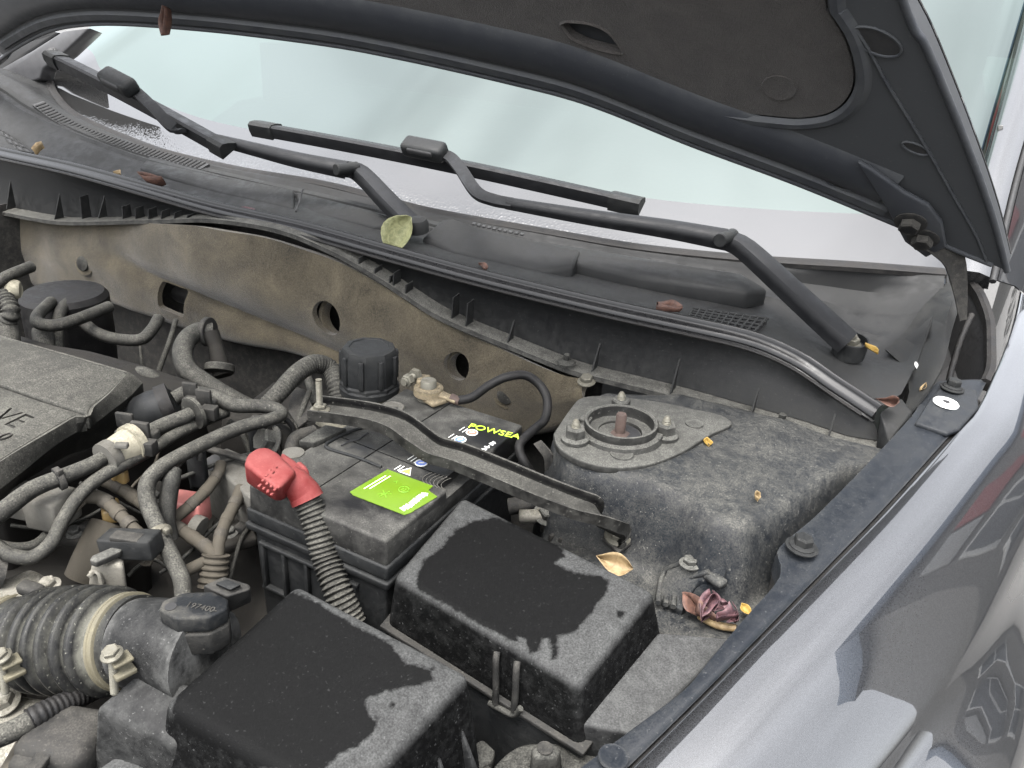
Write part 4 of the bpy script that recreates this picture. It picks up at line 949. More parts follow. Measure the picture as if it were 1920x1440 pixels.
# ================================================================== fuse box
def wetted(me, polys, z, dots=()):
    """outline of a damp stain, kept as distance to its rim on a finely divided lid"""
    bm = bmesh.new(); bm.from_mesh(me)
    big = sorted(bm.faces, key=lambda f: -f.calc_area())[:2]
    es = [e for e in bm.edges if e.calc_length() > .02]
    bmesh.ops.subdivide_edges(bm, edges=es, cuts=70, use_grid_fill=True)
    bm.to_mesh(me); bm.free()
    def seen(c):
        v = c-CAM; k = v.dot(CF); return 960+FPX*v.dot(CR)/k, 720-FPX*v.dot(CU)/k
    at = me.attributes.new('wet', 'FLOAT', 'POINT'); vals = []
    for v in me.vertices:
        d = .05
        if v.co.z > z-.030:
            x_, y_ = seen(v.co); d = sdpoly(x_, y_, polys)*.00042
            for a, b, r in dots: d = min(d, math.hypot(x_-a, y_-b)*.00042-r)
        vals.append(d)
    at.data.foreach_set('value', vals)
    for p in me.polygons: p.use_smooth = True
    me.set_sharp_from_angle(angle=R_(50)); return me
fb_ = thing('fuse_box', 'dusty black fuse box with a damp dark patch on its lid', 'fuse box', (-.22, .46, -.22))
zb, zf2 = -.012, -.030
FT = [PZ(737, 1080, zf2), PZ(1083, 1288, zf2), PZ(1229, 1107, zb), PZ(868, 928, zb)]
FBm = [FT[0]+V(-.004, -.006, -.055), FT[1]+V(.012, -.006, -.055), FT[2]+V(.014, .008, -.055), FT[3]+V(-.006, .008, -.055)]
def lidpatch(pxs, zfun): 
    out = []
    for (px, py, rx, ry) in pxs: p = PZ(px, py, zfun); out.append((p.x, p.y, rx, ry))
    return out
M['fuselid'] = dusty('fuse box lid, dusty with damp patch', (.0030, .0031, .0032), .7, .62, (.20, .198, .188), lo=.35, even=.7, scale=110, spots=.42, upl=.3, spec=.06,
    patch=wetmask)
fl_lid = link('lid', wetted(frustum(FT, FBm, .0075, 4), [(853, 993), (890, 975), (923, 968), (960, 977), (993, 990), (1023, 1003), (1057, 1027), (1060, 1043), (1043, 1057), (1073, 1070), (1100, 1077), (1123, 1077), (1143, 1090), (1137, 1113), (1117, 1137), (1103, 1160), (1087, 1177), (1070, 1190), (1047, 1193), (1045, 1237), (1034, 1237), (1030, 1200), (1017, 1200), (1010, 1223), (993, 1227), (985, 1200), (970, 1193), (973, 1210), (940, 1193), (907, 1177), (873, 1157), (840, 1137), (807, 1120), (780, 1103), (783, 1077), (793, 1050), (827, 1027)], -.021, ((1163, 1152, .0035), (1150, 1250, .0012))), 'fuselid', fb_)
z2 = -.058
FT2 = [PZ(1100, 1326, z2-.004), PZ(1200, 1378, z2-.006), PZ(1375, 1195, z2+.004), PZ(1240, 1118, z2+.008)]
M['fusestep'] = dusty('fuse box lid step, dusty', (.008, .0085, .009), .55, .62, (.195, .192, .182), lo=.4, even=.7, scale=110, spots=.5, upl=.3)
link('lid_step', frustum([FT[1]+V(.006, .0, -.034)]+[p+V(0, 0, 0) for p in FT2[1:3]]+[FT[2]+V(.008, 0, -.040)], [p+V(0.004, 0, -.05) for p in ([FT[1]+V(.006, 0, -.034)]+FT2[1:3]+[FT[2]+V(.008, 0, -.040)])], .004), 'fusestep', fb_)
link('lid_rim', frustum([p+V(0, 0, .0) for p in [FBm[0]+V(-.003, -.004, .004), FBm[1]+V(.003, -.004, .004), FBm[2]+V(.003, .004, .004), FBm[3]+V(-.003, .004, .004)]], [p+V(0, 0, -.004) for p in [FBm[0]+V(-.003, -.004, .004), FBm[1]+V(.003, -.004, .004), FBm[2]+V(.003, .004, .004), FBm[3]+V(-.003, .004, .004)]], .001), 'plastic', fb_)
link('base', frustum([p+V(0, .002, -.002) for p in FBm], [p+V(0, .004, -.14) for p in FBm], .004), 'plastic_light', fb_)
# lid clip: two bars and a foot
def FRONT(px, py, off=.0):      # point on the front wall of the fuse box
    a, b = FT[0], FT[1]; n = V(-(b-a).y, (b-a).x, 0).normalized()
    if n.y > 0: n = -n
    d = ray(px, py); p0 = a+n*(.004+off); return CAM+d*((p0-CAM).dot(n)/d.dot(n))
clip = link('clip', tube([FRONT(932, 1222), FRONT(930, 1240, .004), FRONT(930, 1290, .006), FRONT(929, 1318, .006)], .0028, 8), 'plastic', fb_)
link('clip_bar', tube([FRONT(970, 1240), FRONT(968, 1258, .004), FRONT(966, 1305, .006), FRONT(963, 1332, .006)], .0028, 8), 'plastic', clip)
link('clip_foot', tube([FRONT(918, 1318, .005), FRONT(940, 1330, .006), FRONT(962, 1340, .006), FRONT(976, 1328, .005)], .0026, 8), 'plastic_heavy', clip)
tab = thing('support_bracket', 'pale dusty metal tab below the front edge of the fuse box', 'bracket', PZ(1085, 1365, -.09))
link('plate', prism([PZ(*q, -.088) for q in ((1028, 1340), (1040, 1335), (1140, 1375), (1118, 1392), (1030, 1358))], (0, 0, -.005), .001), 'plastic_heavy', tab)

# ================================================================== air filter box
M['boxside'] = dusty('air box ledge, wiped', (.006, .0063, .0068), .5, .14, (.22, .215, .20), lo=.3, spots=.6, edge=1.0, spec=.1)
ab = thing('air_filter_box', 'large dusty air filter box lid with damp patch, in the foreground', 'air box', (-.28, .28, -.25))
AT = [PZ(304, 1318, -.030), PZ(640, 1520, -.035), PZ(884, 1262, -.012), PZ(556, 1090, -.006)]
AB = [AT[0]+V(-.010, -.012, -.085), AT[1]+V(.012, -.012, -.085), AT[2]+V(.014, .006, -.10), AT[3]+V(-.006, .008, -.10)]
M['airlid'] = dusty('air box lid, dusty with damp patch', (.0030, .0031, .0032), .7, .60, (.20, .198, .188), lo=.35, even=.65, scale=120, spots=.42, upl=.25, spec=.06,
    patch=wetmask)
link('lid', wetted(frustum(AT, AB, .0085, 4), [(640, 1157), (673, 1177), (730, 1203), (740, 1217), (763, 1243), (807, 1253), (813, 1277), (780, 1287), (723, 1297), (683, 1313), (690, 1337), (707, 1353), (703, 1373), (673, 1400), (640, 1412), (600, 1450), (480, 1440), (340, 1372), (318, 1330), (336, 1292), (420, 1202), (500, 1142), (550, 1107), (600, 1132)], -.020, ((737, 1195, .0016), (810, 1254, .0022), (735, 1320, .0025), (820, 1287, .0015), (705, 1346, .0018))), 'airlid', ab)
link('body', frustum([p+V(0, 0, -.004) for p in AB], [p+V(0, .004, -.12) for p in AB], .004), 'plastic_light', ab)
link('seam_rim', frustum([p+V(s[0], s[1], .004) for p, s in zip(AB, ((-.004, -.004), (.004, -.004), (.004, .004), (-.004, .004)))], [p+V(s[0], s[1], -.006) for p, s in zip(AB, ((-.004, -.004), (.004, -.004), (.004, .004), (-.004, .004)))], .002), 'plastic', ab)
# tapered gussets on the right flank
for t_ in (.12, .32, .52, .70, .86):
    a = AT[2].lerp(AT[1], t_)+V(.004, 0, -.030); b = AB[2].lerp(AB[1], t_)+V(.001, 0, .002)
    link('flank_rib', frustum([a+V(-.006, -.002, 0), a+V(-.002, -.001, 0), a+V(-.002, .001, 0), a+V(-.006, .002, 0)], [b+V(-.012, -.004, 0), b+V(.010, -.0035, 0), b+V(.010, .0035, 0), b+V(-.012, .004, 0)], .0012), 'fusestep', ab)
ft_ = [PZ(*q, -.105) for q in ((885, 1395), (905, 1383), (930, 1405), (925, 1425), (880, 1450))]
link('foot', prism(ft_, (0, 0, -.02), .003), 'plastic_heavy', ab)
# lower ledge on the left
LT = [PZ(178, 1322, -.052), PZ(300, 1392, -.058), PZ(330, 1300, -.045), PZ(250, 1262, -.040)]
link('ledge', frustum([PZ(176, 1325, -.052), PZ(330, 1400, -.056), PZ(400, 1290, -.040), PZ(262, 1258, -.040)], [PZ(170, 1470, -.13), PZ(330, 1530, -.135), PZ(420, 1400, -.12), PZ(270, 1350, -.12)], .006, 4), 'boxside', ab)
link('front_step', frustum([PZ(*q, -.095) for q in ((235, 1405), (330, 1460), (300, 1520), (170, 1450))], [PZ(*q, -.15) for q in ((230, 1450), (335, 1510), (300, 1580), (160, 1500))], .005), 'fusestep', ab)
# outlet neck
nk0, nk1 = PZ(258, 1205, -.052), PZ(352, 1212, -.038)
link('outlet_neck', tube([nk0, nk0.lerp(nk1, .5), nk1+V(.02, 0, 0)], [.034, .035, .037], 32, 3), 'boxside', ab)
link('neck_base', frustum([PZ(*q, -.020) for q in ((330, 1160), (405, 1185), (430, 1150), (360, 1120))], [PZ(*q, -.06) for q in ((318, 1240), (400, 1260), (430, 1220), (350, 1190))], .006), 'plastic_light', ab)

# air flow sensor
ms = thing('air_flow_sensor', 'dusty black sensor with plug on the air box outlet', 'sensor', PZ(370, 1150, -.01))
zs = .008
mt = [PZ(*q, zs) for q in ((297, 1142), (305, 1125), (345, 1110), (398, 1108), (428, 1122), (426, 1140), (390, 1158), (330, 1160))]
M['sensorlid'] = dusty('sensor lid, wiped clean', (.012, .0135, .0155), .4, .8, (.13, .122, .105), lo=.4, scale=90, patch=blobs([(PZ(370, 1135, zs).x, PZ(370, 1135, zs).y, .022, .011), (PZ(350, 1130, zs).x, PZ(350, 1130, zs).y, .012, .010), (PZ(400, 1128, zs).x, PZ(400, 1128, zs).y, .014, .010)], .22, 90, .1))
link('cover', prism(mt, (0, 0, -.014), .002), 'sensorlid', ms)
link('flange', frustum([p+V(0, 0, -.0155) for p in mt], [p+V(0, 0, -.036) for p in mt], .002), 'plastic', ms)
link('plug', frustum([PZ(*q, zs) for q in ((380, 1097), (425, 1118), (470, 1105), (468, 1095), (420, 1080))], [PZ(*q, zs-.022) for q in ((380, 1128), (428, 1150), (472, 1130), (470, 1118), (420, 1106))], .002), 'plastic', ms)
link('plug_latch', frustum([PZ(*q, zs+.005) for q in ((404, 1094), (432, 1106), (452, 1096), (424, 1085))], [PZ(*q, zs-.002) for q in ((404, 1098), (432, 1110), (452, 1100), (424, 1089))], .001), 'plastic_light', ms)
link('screw', lathe(PZ(345, 1176, -.006), (.1, -.3, 1), [(.0055, -.003), (.0055, .002), (.0045, .003), (.0015, .0022), (.0001, .0018)], 20), 'zinc', ms)
link('screw_lug', frustum([PZ(*q, -.008) for q in ((322, 1166), (350, 1168), (375, 1172), (352, 1190), (332, 1186))], [PZ(*q, -.03) for q in ((322, 1196), (350, 1198), (370, 1200), (352, 1215), (335, 1212))], .002), 'plastic', ms)
link('screw_hole', lathe(PZ(320, 1138, zs), (0, 0, 1), [(.0042, 0), (.0042, .0006)], 18), 'gap', ms)
tm = quadmtx(PZ(342, 1124, zs+.0004), PZ(420, 1136, zs)-PZ(342, 1124, zs), V(.1, 1, 0))
link('moulded_text', text('197400-', .0075, None, mtx=quadmtx(PZ(346, 1137, zs+.0004), PZ(405, 1152, zs)-PZ(346, 1140, zs), V(.1, 1, 0))), 'plastic', ms)

# ================================================================== corrugated intake hose and clamps
ih = thing('intake_hose', 'ribbed rubber intake duct with pale dust between its rings', 'hose', PZ(150, 1200, -.09))
i0, i1 = PZ(18, 1198, -.100), PZ(262, 1202, -.052)
axd = (i1-i0).normalized(); L = (i1-i0).length
M['bellows'] = dusty('bellows rubber', (.010, .0102, .011), .40, .14, (.30, .288, .235), lo=.35, scale=80, spots=.9, edge=.1, groove=1.3)
prof = []
npts = 110
for k in range(npts):
    s = k/(npts-1)
    r = .0365
    if s < .16: r = .036
    elif s < .24: r = .037+.002*math.sin((s-.16)/.08*3.14)
    elif s < .86:
        ph = (s-.24)/.62*6.0; r = .0315+.0110*(.5+.5*math.tanh(2.4*math.sin(2*math.pi*ph-1.2)))+.002*math.sin(math.pi*(s-.24)/.62)
    else: r = .0355
    prof.append((r, s*L))
bme = lathe(i0, axd, [(.03, 0)]+prof+[(.03, L)], 56, 60)
ga_ = bme.attributes.new('groove', 'FLOAT', 'POINT')
ga_.data.foreach_set('value', [sst(.0385, .0335, ((v.co-i0)-axd*(v.co-i0).dot(axd)).length)*sst(.14, .2, (v.co-i0).dot(axd)/L)*sst(.98, .9, (v.co-i0).dot(axd)/L) for v in bme.vertices])
link('bellows', bme, 'bellows', ih)
for k, (s, nm) in enumerate(((.06, 'left'), (.93, 'right'))):
    c = i0+axd*(L*s)
    cl = link('hose_clamp', lathe(c-axd*.006, axd, [(.0368, 0), (.0380, .0005), (.0380, .0025), (.0372, .003), (.0372, .0055), (.0380, .006), (.0380, .008), (.0368, .0085)], 56, 30), 'brass', ih)
    sp = (PZ(212, 1236, -.018) if k else PZ(4, 1240, -.056))
    dn = V(-.02, -.1, -1)
    link('clamp_screw', joinm([hexbolt(sp+V(0, 0, .004), V(-.05, -.15, 1), .0060, .005, 1.3), stud(sp+V(0, 0, .004), dn, .0030, .034, .0014)]), 'zinc', cl)
    link('clamp_ear', box(sp+V(0.003, .004, -.002), (.012, .014, .003), .001, rz(-15)), 'brass', cl)
    link('clamp_ear', box(sp+V(0.003, .004, -.013), (.013, .015, .004), .001, rz(-15)), 'brass', cl)

# ================================================================== engine cover
ec = thing('engine_cover', 'heavily dusted plastic engine cover with recessed letters, at the left', 'engine cover', (-.8, .42, -.1))
def EZ(px, py, z=.03): return PZ(px, py, z)
eu = [EZ(-160, 588), EZ(0, 630), EZ(120, 664), EZ(236, 697, .028), EZ(240, 704, .027), EZ(205, 735, .026), EZ(172, 760, .025), EZ(164, 775, .024), EZ(80, 748, .026), EZ(0, 720, .027), EZ(-160, 668)]
link('upper_panel', prism(eu, (0, 0, -.02), .003, 3), 'cover', ec)
el = [EZ(-160, 674, .024), EZ(0, 725, .024), EZ(80, 753, .023), EZ(160, 778, .021), EZ(138, 779, .021), EZ(100, 800, .020), EZ(40, 836, .018), EZ(0, 862, .016), EZ(-60, 905, .014), EZ(-160, 980, .010)]
lower = prism(el, (0, 0, -.02), .002, 2)
txt = text('VE', .034, None, ext=.003, mtx=quadmtx(PZ(-22, 785, .0195), V(1, .05, 0), V(.04, 1, 0)))
lower = cut(lower, [txt])
link('lower_panel', lower, 'cover', ec)
link('letter_floor', text('VE', .034, None, ext=.0003, mtx=quadmtx(PZ(-22, 785, .0182), V(1, .05, 0), V(.04, 1, 0))), 'plastic', ec)
link('numeral', text('0', .020, None, ext=.0012, bold=-.0004, mtx=quadmtx(PZ(-10, 822, .0192), V(1, .05, 0), V(.04, 1, 0))), 'plastic', ec)
# side skirt: bevelled band, then the wall
edge = [(236, 697, .028), (262, 718, .020)]
b0 = rowpts([EZ(238, 700, .027), EZ(205, 735, .025), EZ(172, 762, .024), EZ(163, 777, .022), EZ(138, 781, .020), EZ(100, 802, .019), EZ(40, 838, .017), EZ(0, 864, .015), EZ(-80, 920, .012)], 60)
b1 = rowpts([EZ(263, 718, .014), EZ(240, 742, .012), EZ(205, 768, .010), EZ(175, 790, .008), EZ(150, 802, .006), EZ(100, 832, .003), EZ(40, 880, -.002), EZ(0, 912, -.004), EZ(-80, 975, -.008)], 60)
b2 = rowpts([EZ(271, 788, -.036), EZ(240, 806, -.038), EZ(205, 823, -.038), EZ(160, 842, -.038), EZ(120, 858, -.038), EZ(60, 892, -.038), EZ(15, 920, -.036), EZ(0, 950, -.034), EZ(-80, 1010, -.034)], 60)
link('side_skirt', loft([b0, mid(b0, b1, .5, .001), b1, mid(b1, b2, .1), mid(b1, b2, .5), b2], .003, smooth=30), 'cover', ec)
bk = [EZ(-160, 588, .027), EZ(0, 629, .027), EZ(120, 662, .027), EZ(240, 697, .026), EZ(264, 716, .014)]
link('rear_skirt', loft([rowpts(bk, 20, False), [p+V(0, .006, -.07) for p in rowpts(bk, 20, False)]], .003), 'cover', ec)
link('corner_wall', loft([rowpts([EZ(240, 697, .026), EZ(264, 716, .014)], 6, False), [p+V(.004, .004, -.06) for p in rowpts([EZ(240, 697, .026), EZ(264, 716, .014)], 6, False)]], .002), 'cover', ec)

# ================================================================== engine, gearbox and the dark depth of the bay
eng = thing('engine_block', 'oily dark engine block and gearbox casting below the hoses', 'engine', (-.8, .5, GZ+.2))
def lump(name, c, s, seed, mat='gearbox', bw=.02):
    me = box(c, s, bw, rz(random.uniform(-8, 8)), 3)
    bm = bmesh.new(); bm.from_mesh(me); bmesh.ops.subdivide_edges(bm, edges=bm.edges, cuts=3, use_grid_fill=True); bm.to_mesh(me); bm.free()
    for p in me.polygons: p.use_smooth = True
    return link(name, rough_up(me, .012, 14, seed), mat, eng)
lump('gearbox_casting', (-.58, .46, -.27), (.26, .36, .20), 1)
lump('cylinder_head', (-.90, .46, -.12), (.36, .30, .18), 2)
lump('crankcase', (-1.0, .45, -.38), (.7, .42, .34), 3)
lump('bellhousing', (-.70, .34, -.20), (.16, .20, .16), 4)
lump('differential', (-.70, .70, -.30), (.36, .20, .2), 5)
lump('mount_bracket', (-.46, .40, -.215), (.10, .10, .10), 6)
lump('subframe', (-.60, .40, -.55), (1.6, .8, .10), 8)
lump('steering_rack', (-.9, .82, -.33), (.8, .12, .12), 9)
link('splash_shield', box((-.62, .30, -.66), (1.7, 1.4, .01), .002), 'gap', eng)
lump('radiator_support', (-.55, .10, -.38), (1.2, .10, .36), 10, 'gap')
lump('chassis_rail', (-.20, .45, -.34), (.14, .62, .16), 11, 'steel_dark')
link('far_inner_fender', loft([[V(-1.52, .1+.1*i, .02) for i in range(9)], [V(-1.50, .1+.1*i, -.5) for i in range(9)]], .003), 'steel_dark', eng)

# ================================================================== hoses
HK = .60
def hose(name, label, pts, r, mat='rubber', seg=14, rib=None, cat='hose', flat=1., group=None, n=8):
    P3 = [PZ(*q) for q in pts]
    r = [v*HK for v in r] if isinstance(r, list) else r*HK
    me = tube(P3, r, seg, n, rib=rib, flat=flat)
    if mat != 'tape' or len(P3) < 4 or cat == 'wire':
        return tag(link(name, me, mat), label, cat, group)
    o = thing(name, label, cat, P3[-1], group); link('sleeve', me, mat, o)
    rr = max(r) if isinstance(r, list) else r
    cp, L_ = resample(catmull(P3, 8), .017)
    for i in range(1, len(cp)-1):
        ax_ = cp[i+1]-cp[i-1]
        link('tape_band', lathe(cp[i], ax_, [(rr*.98, -.0045), (rr*1.07, -.0042), (rr*1.10, .001), (rr*1.06, .0042), (rr*.98, .0045)], 14, caps=False), 'tapeband' if i % 2 else 'tape', o)
    return o
hose('coolant_hose', 'dusty thick hose climbing from the left edge into the cream connector', [(-60, 1000, -.01), (0, 962, -.002), (60, 918, .004), (120, 893, .007), (170, 872, .009), (198, 856, .010)], [.0135, .0135, .013, .0125, .012, .011])
qc = thing('hose_connector', 'cream quick-release connector in the uppermost hose', 'connector', PZ(230, 840, .01))
link('collar', tube([PZ(196, 860, .010), PZ(212, 850, .011)], .0155, 20, 1, sm=False), 'greyplug', qc)
link('socket', tube([PZ(210, 851, .011), PZ(228, 841, .012), PZ(245, 832, .013)], [.014, .0155, .0165], 20, 3), 'cream', qc)
link('ring', tube([PZ(243, 833, .013), PZ(256, 826, .0135)], .019, 24, 1, sm=False), 'cream', qc)
link('latch', box(PZ(228, 835, .026), (.006, .012, .005), .001, rz(-60)), 'greyplug', qc)
def clipblock(label, px, py, z, w=1.):
    T = thing('pipe_clip', label, 'clip', PZ(px, py, z), 'black clips of the pipe bundle')
    c = PZ(px, py, z)
    link('jaw', box(c+V(-.016*w, .0, .018), (.018*w, .004, .016), .001, rz(20)), 'plastic', T)
    link('jaw', box(c+V(.014*w, -.006, .017), (.018*w, .005, .022), .001, rz(20)), 'plastic', T)
    link('saddle', box(c+V(.0, .0, .0), (.040*w, .016, .024), .002, rz(20)), 'plastic', T)
    link('side_jaw', box(c+V(.026*w, -.010, .006), (.016, .012, .014), .001, rz(20)), 'plastic', T)
    return T
clipblock('black clip on the hoses nearest the engine cover', 260, 826, .006)
clipblock('black clip on the hoses farther from the engine cover, by the flanged pipe', 378, 765, .008, .9)
hose('coolant_pipe', 'dusty straight pipe between the two black clips', [(262, 822, .013), (300, 800, .014), (345, 782, .016), (366, 772, .017)], .0125)
o = link('pipe_flange', lathe(PZ(362, 775, .017), (PZ(366, 772, .017)-PZ(262, 822, .013)), [(.0125, -.002), (.0175, -.001), (.0175, .003), (.0125, .004)], 24), 'rubber'); tag(o, 'flanged collar at the end of the straight dusty pipe', 'collar')
hose('bypass_hose', 'hose making a hairpin turn and falling toward the air duct', [(326, 748, .012), (352, 737, .016), (400, 744, .016), (440, 760, .014), (490, 762, .013), (520, 768, .012), (527, 778, .010), (505, 787, .011), (450, 802, .010), (390, 828, .008), (335, 856, .006), (298, 880, .004), (276, 908, -.004), (278, 945, -.018), (296, 990, -.032), (322, 1045, -.046), (340, 1085, -.054), (344, 1120, -.062)], [.0135, .014, .0135, .013, .012, .012, .0115, .0115, .012, .012, .012, .0125, .013, .013, .0125, .0125, .0125, .0125])
hose('vacuum_hose', 'dark hose hanging in a long loop at the left edge', [(425, 772, .002), (380, 790, .003), (330, 815, .004), (280, 845, .003), (230, 872, .002), (185, 897, -.002), (148, 930, -.010), (118, 975, -.022), (96, 1018, -.032), (62, 1044, -.038), (24, 1042, -.036), (-10, 1022, -.030), (-60, 985, -.02)], .0105, 'rubber')
hose('breather_hose', 'hose sagging behind the long loop at the left edge', [(-20, 1018, -.05), (30, 1027, -.055), (68, 1020, -.055), (95, 995, -.052), (118, 965, -.05)], .008)
hose('fuel_pipe', 'thin dusty pipe below the hairpin hose', [(478, 786, .002), (440, 803, .001), (400, 822, .0), (365, 843, -.001), (338, 866, -.004), (322, 888, -.010), (312, 905, -.02)], .0056)
hose('black_cable', 'clean black cable arching from the pipe bundle toward the battery', [(478, 788, .002), (505, 781, .004), (530, 783, .0), (548, 800, -.012), (556, 828, -.03)], .0052, 'rubber_clean', cat='cable')
hose('vent_hose', 'cracked hose with split end standing beside the hairpin hose', [(330, 880, -.002), (322, 900, -.008), (316, 935, -.024), (314, 975, -.042), (320, 1010, -.06)], [.0095, .0135, .0135, .0125, .012], 'plastic_heavy')
for i, (px, py, z) in enumerate(((485, 800, -.01), (372, 862, -.014))):
    T = thing('pipe_stay', ('upper' if i == 0 else 'lower')+' black stay holding the thin pipe', 'stay', PZ(px, py, z-.04), 'black stays of the thin pipe')
    link('post', box(PZ(px, py+18, z-.014), (.017, .010, .040), .002, rz(25)), 'plastic_light', T)
    link('hook', tube([PZ(px-14, py-6, z+.012), PZ(px-8, py-18, z+.016), PZ(px+2, py-14, z+.016), PZ(px+2, py, z+.008)], .0028, 8), 'plastic', T)
    link('arm', box(PZ(px-12, py+26, z-.02), (.006, .006, .034), .001, rz(25)), 'plastic_light', T)
hose('braided_hose', 'fat woven-sleeve hose arching behind the clamp bar stud', [(498, 762, -.01), (522, 738, .0), (545, 712, .006), (568, 692, .010), (592, 682, .010), (618, 692, .0), (632, 722, -.012), (640, 755, -.03)], [.017, .018, .020, .021, .021, .022, .022, .022], 'rubber', rib=(.0042, .05))
hose('heater_hose', 'fat curved heater hose under the felt pad', [(398, 622, -.02), (372, 622, -.018), (350, 638, -.022), (342, 664, -.03), (352, 694, -.04), (384, 718, -.05), (430, 745, -.06), (470, 765, -.07)], [.021, .022, .022, .022, .022, .021, .020, .019], 'rubber')
T = thing('hose_elbow', 'dull pipe elbow with spring clip where the heater hose meets the firewall', 'pipe', PZ(405, 640, -.05))
link('elbow', tube([PZ(395, 625, -.02), PZ(405, 650, -.035), PZ(412, 680, -.05), PZ(418, 705, -.065)], [.012, .010, .012, .014], 14), 'gearbox', T)
link('spring_clip', lathe(PZ(390, 622, -.02), V(1, .3, .1), [(.0195, -.004), (.0205, -.003), (.0205, .003), (.0195, .004)], 24), 'steel_dark', T)
link('collar', lathe(PZ(412, 688, -.052), V(.3, -.5, -.8), [(.018, -.004), (.020, -.002), (.020, .006), (.016, .008)], 24), 'rubber', T)
T = thing('purge_valve', 'dark canister with looped hoses at the upper left, below the felt pad', 'canister', PZ(150, 640, -.12))
link('canister', lathe(PZ(148, 700, -.16), (0, 0, 1), [(.058, 0), (.062, .06), (.062, .13), (.056, .138), (.0001, .14)], 32), 'rubber_clean', T)
link('loop_hose', tube([PZ(96, 566, -.02), PZ(72, 590, -.018), (PZ(72, 606, -.02)), PZ(105, 610, -.02), PZ(150, 597, -.018), PZ(205, 575, -.02)], .0085, 12), 'rubber', T)
link('loop_hose', tube([PZ(128, 562, -.03), PZ(112, 590, -.03), PZ(108, 630, -.05), PZ(110, 670, -.07)], .0085, 12), 'rubber', T)
link('loop_hose', tube([PZ(152, 600, -.04), PZ(178, 622, -.045), PZ(215, 635, -.045), PZ(262, 637, -.04), PZ(285, 618, -.03), PZ(298, 596, -.02)], .0085, 12), 'rubber', T)
link('stub', tube([PZ(80, 620, -.04), PZ(84, 660, -.06), PZ(86, 700, -.08)], .014, 12), 'rubber', T)
tag(link('brake_pipe', tube([PZ(330, 600, -.06), PZ(318, 640, -.08), PZ(300, 690, -.11), PZ(292, 720, -.13)], .0042, 8), 'rubber'), 'thin sheathed pipe leaning down behind the engine cover', 'pipe')
tag(link('ground_wire', tube([PZ(262, 640, -.08), PZ(268, 690, -.1), PZ(285, 700, -.1), PZ(300, 715, -.11)], .0022, 8), 'rubber'), 'thin dark wire hanging behind the engine cover', 'wire')
T = thing('hose_stub', 'dark plastic pipe stub beside the right corner of the engine cover', 'pipe', PZ(300, 770, -.02))
link('stub', tube([PZ(262, 785, -.02), PZ(290, 770, -.004), PZ(318, 760, .004)], [.024, .023, .020], 18), 'plastic_light', T)
link('collar', tube([PZ(300, 760, .006), PZ(322, 752, .009)], .021, 20, 1, sm=False), 'rubber_clean', T)
tag(link('curled_pipe', tube([PZ(258, 700, -.04), PZ(275, 704, -.035), PZ(292, 716, -.04), (PZ(300, 734, -.05))], .010, 12), 'rubber'), 'short curled pipe just behind the engine cover corner', 'pipe')
# far left corner
T = thing('hose_cluster', 'corrugated hose and yellowed plug at the far left edge', 'hose', PZ(10, 600, -.05))
link('corrugated_hose', tube([PZ(2, 545, .03), PZ(10, 562, .025), PZ(20, 585, .015), PZ(14, 605, 0)], .012, 14, rib=(.006, .2)), 'rubber', T)
link('lower_hose', tube([PZ(14, 602, 0), PZ(18, 640, -.02), PZ(20, 680, -.04)], .013, 14), 'rubber', T)
link('plug', tube([PZ(15, 545, .03), PZ(30, 542, .034), PZ(38, 542, .034)], [.012, .013, .010], 14, 2), 'cream', T)
link('upper_hose', tube([PZ(-20, 540, .04), PZ(15, 518, .05), PZ(58, 500, .05)], .008, 12), 'rubber', T)

# brake fluid reservoir
rs = thing('brake_reservoir', 'black ribbed screw cap on a yellowed brake fluid reservoir', 'reservoir', PZ(692, 740, -.06))
cz = PZ(692, 648, .045)
link('cap', lathe(cz+V(0, 0, -.052), (0, 0, 1), [(.029, 0), (.0355, .001), (.0355, .006), (.0335, .008), (.0335, .044), (.031, .050), (.024, .0515), (.023, .0505), (.0001, .0505)], 9, 25, phase=.2), 'plastic_light', rs)
link('cap_skirt', lathe(cz+V(0, 0, -.060), (0, 0, 1), [(.031, 0), (.036, .002), (.036, .009), (.034, .011)], 36), 'plastic_light', rs)
for k in range(9):
    a = k*2*math.pi/9+.2
    link('grip_rib', box(cz+V(.0335*math.cos(a), .0335*math.sin(a), -.026), (.004, .006, .036), .001, rz(math.degrees(a))), 'plastic_light', rs)
link('neck', lathe(cz+V(0, 0, -.10), (0, 0, 1), [(.032, 0), (.0315, .02), (.031, .042)], 32), 'reservoir', rs)
link('tank', box(cz+V(.004, .004, -.135), (.13, .085, .075), .012), 'reservoir', rs)
tag(link('side_pipe', tube([PZ(575, 705, -.02), PZ(585, 730, -.03), PZ(592, 760, -.04)], .006, 10), 'rubber'), 'short dark pipe between the braided hose and the clamp bar stud', 'pipe')

# control-unit bracket between hoses and battery
T = thing('control_unit', 'dusty grey metal box between the hoses and the battery', 'control unit', PZ(455, 940, -.08))
link('housing', frustum([PZ(*q, -.035) for q in ((385, 858), (425, 838), (500, 870), (505, 905), (470, 935))], [PZ(*q, -.11) for q in ((388, 960), (425, 940), (500, 965), (505, 990), (470, 1020))], .003), 'greyplug', T)
link('lid_strip', box(PZ(440, 855, -.025), (.075, .008, .004), .001, rz(8)), 'steel_dark', T)
link('hole', lathe(PZ(400, 868, -.0325), (0, -.6, .7), [(.009, 0), (.009, .001)], 16), 'gap', T)
T = thing('mount_bolt', 'big dusty hex bolt in a curved bracket left of the battery', 'bolt', PZ(515, 830, -.03))
link('bracket', tube([PZ(488, 835, -.03), PZ(505, 812, -.02), PZ(525, 808, -.02), (PZ(540, 830, -.03)), PZ(545, 860, -.05)], .012, 12, flat=.6), 'gearbox', T)
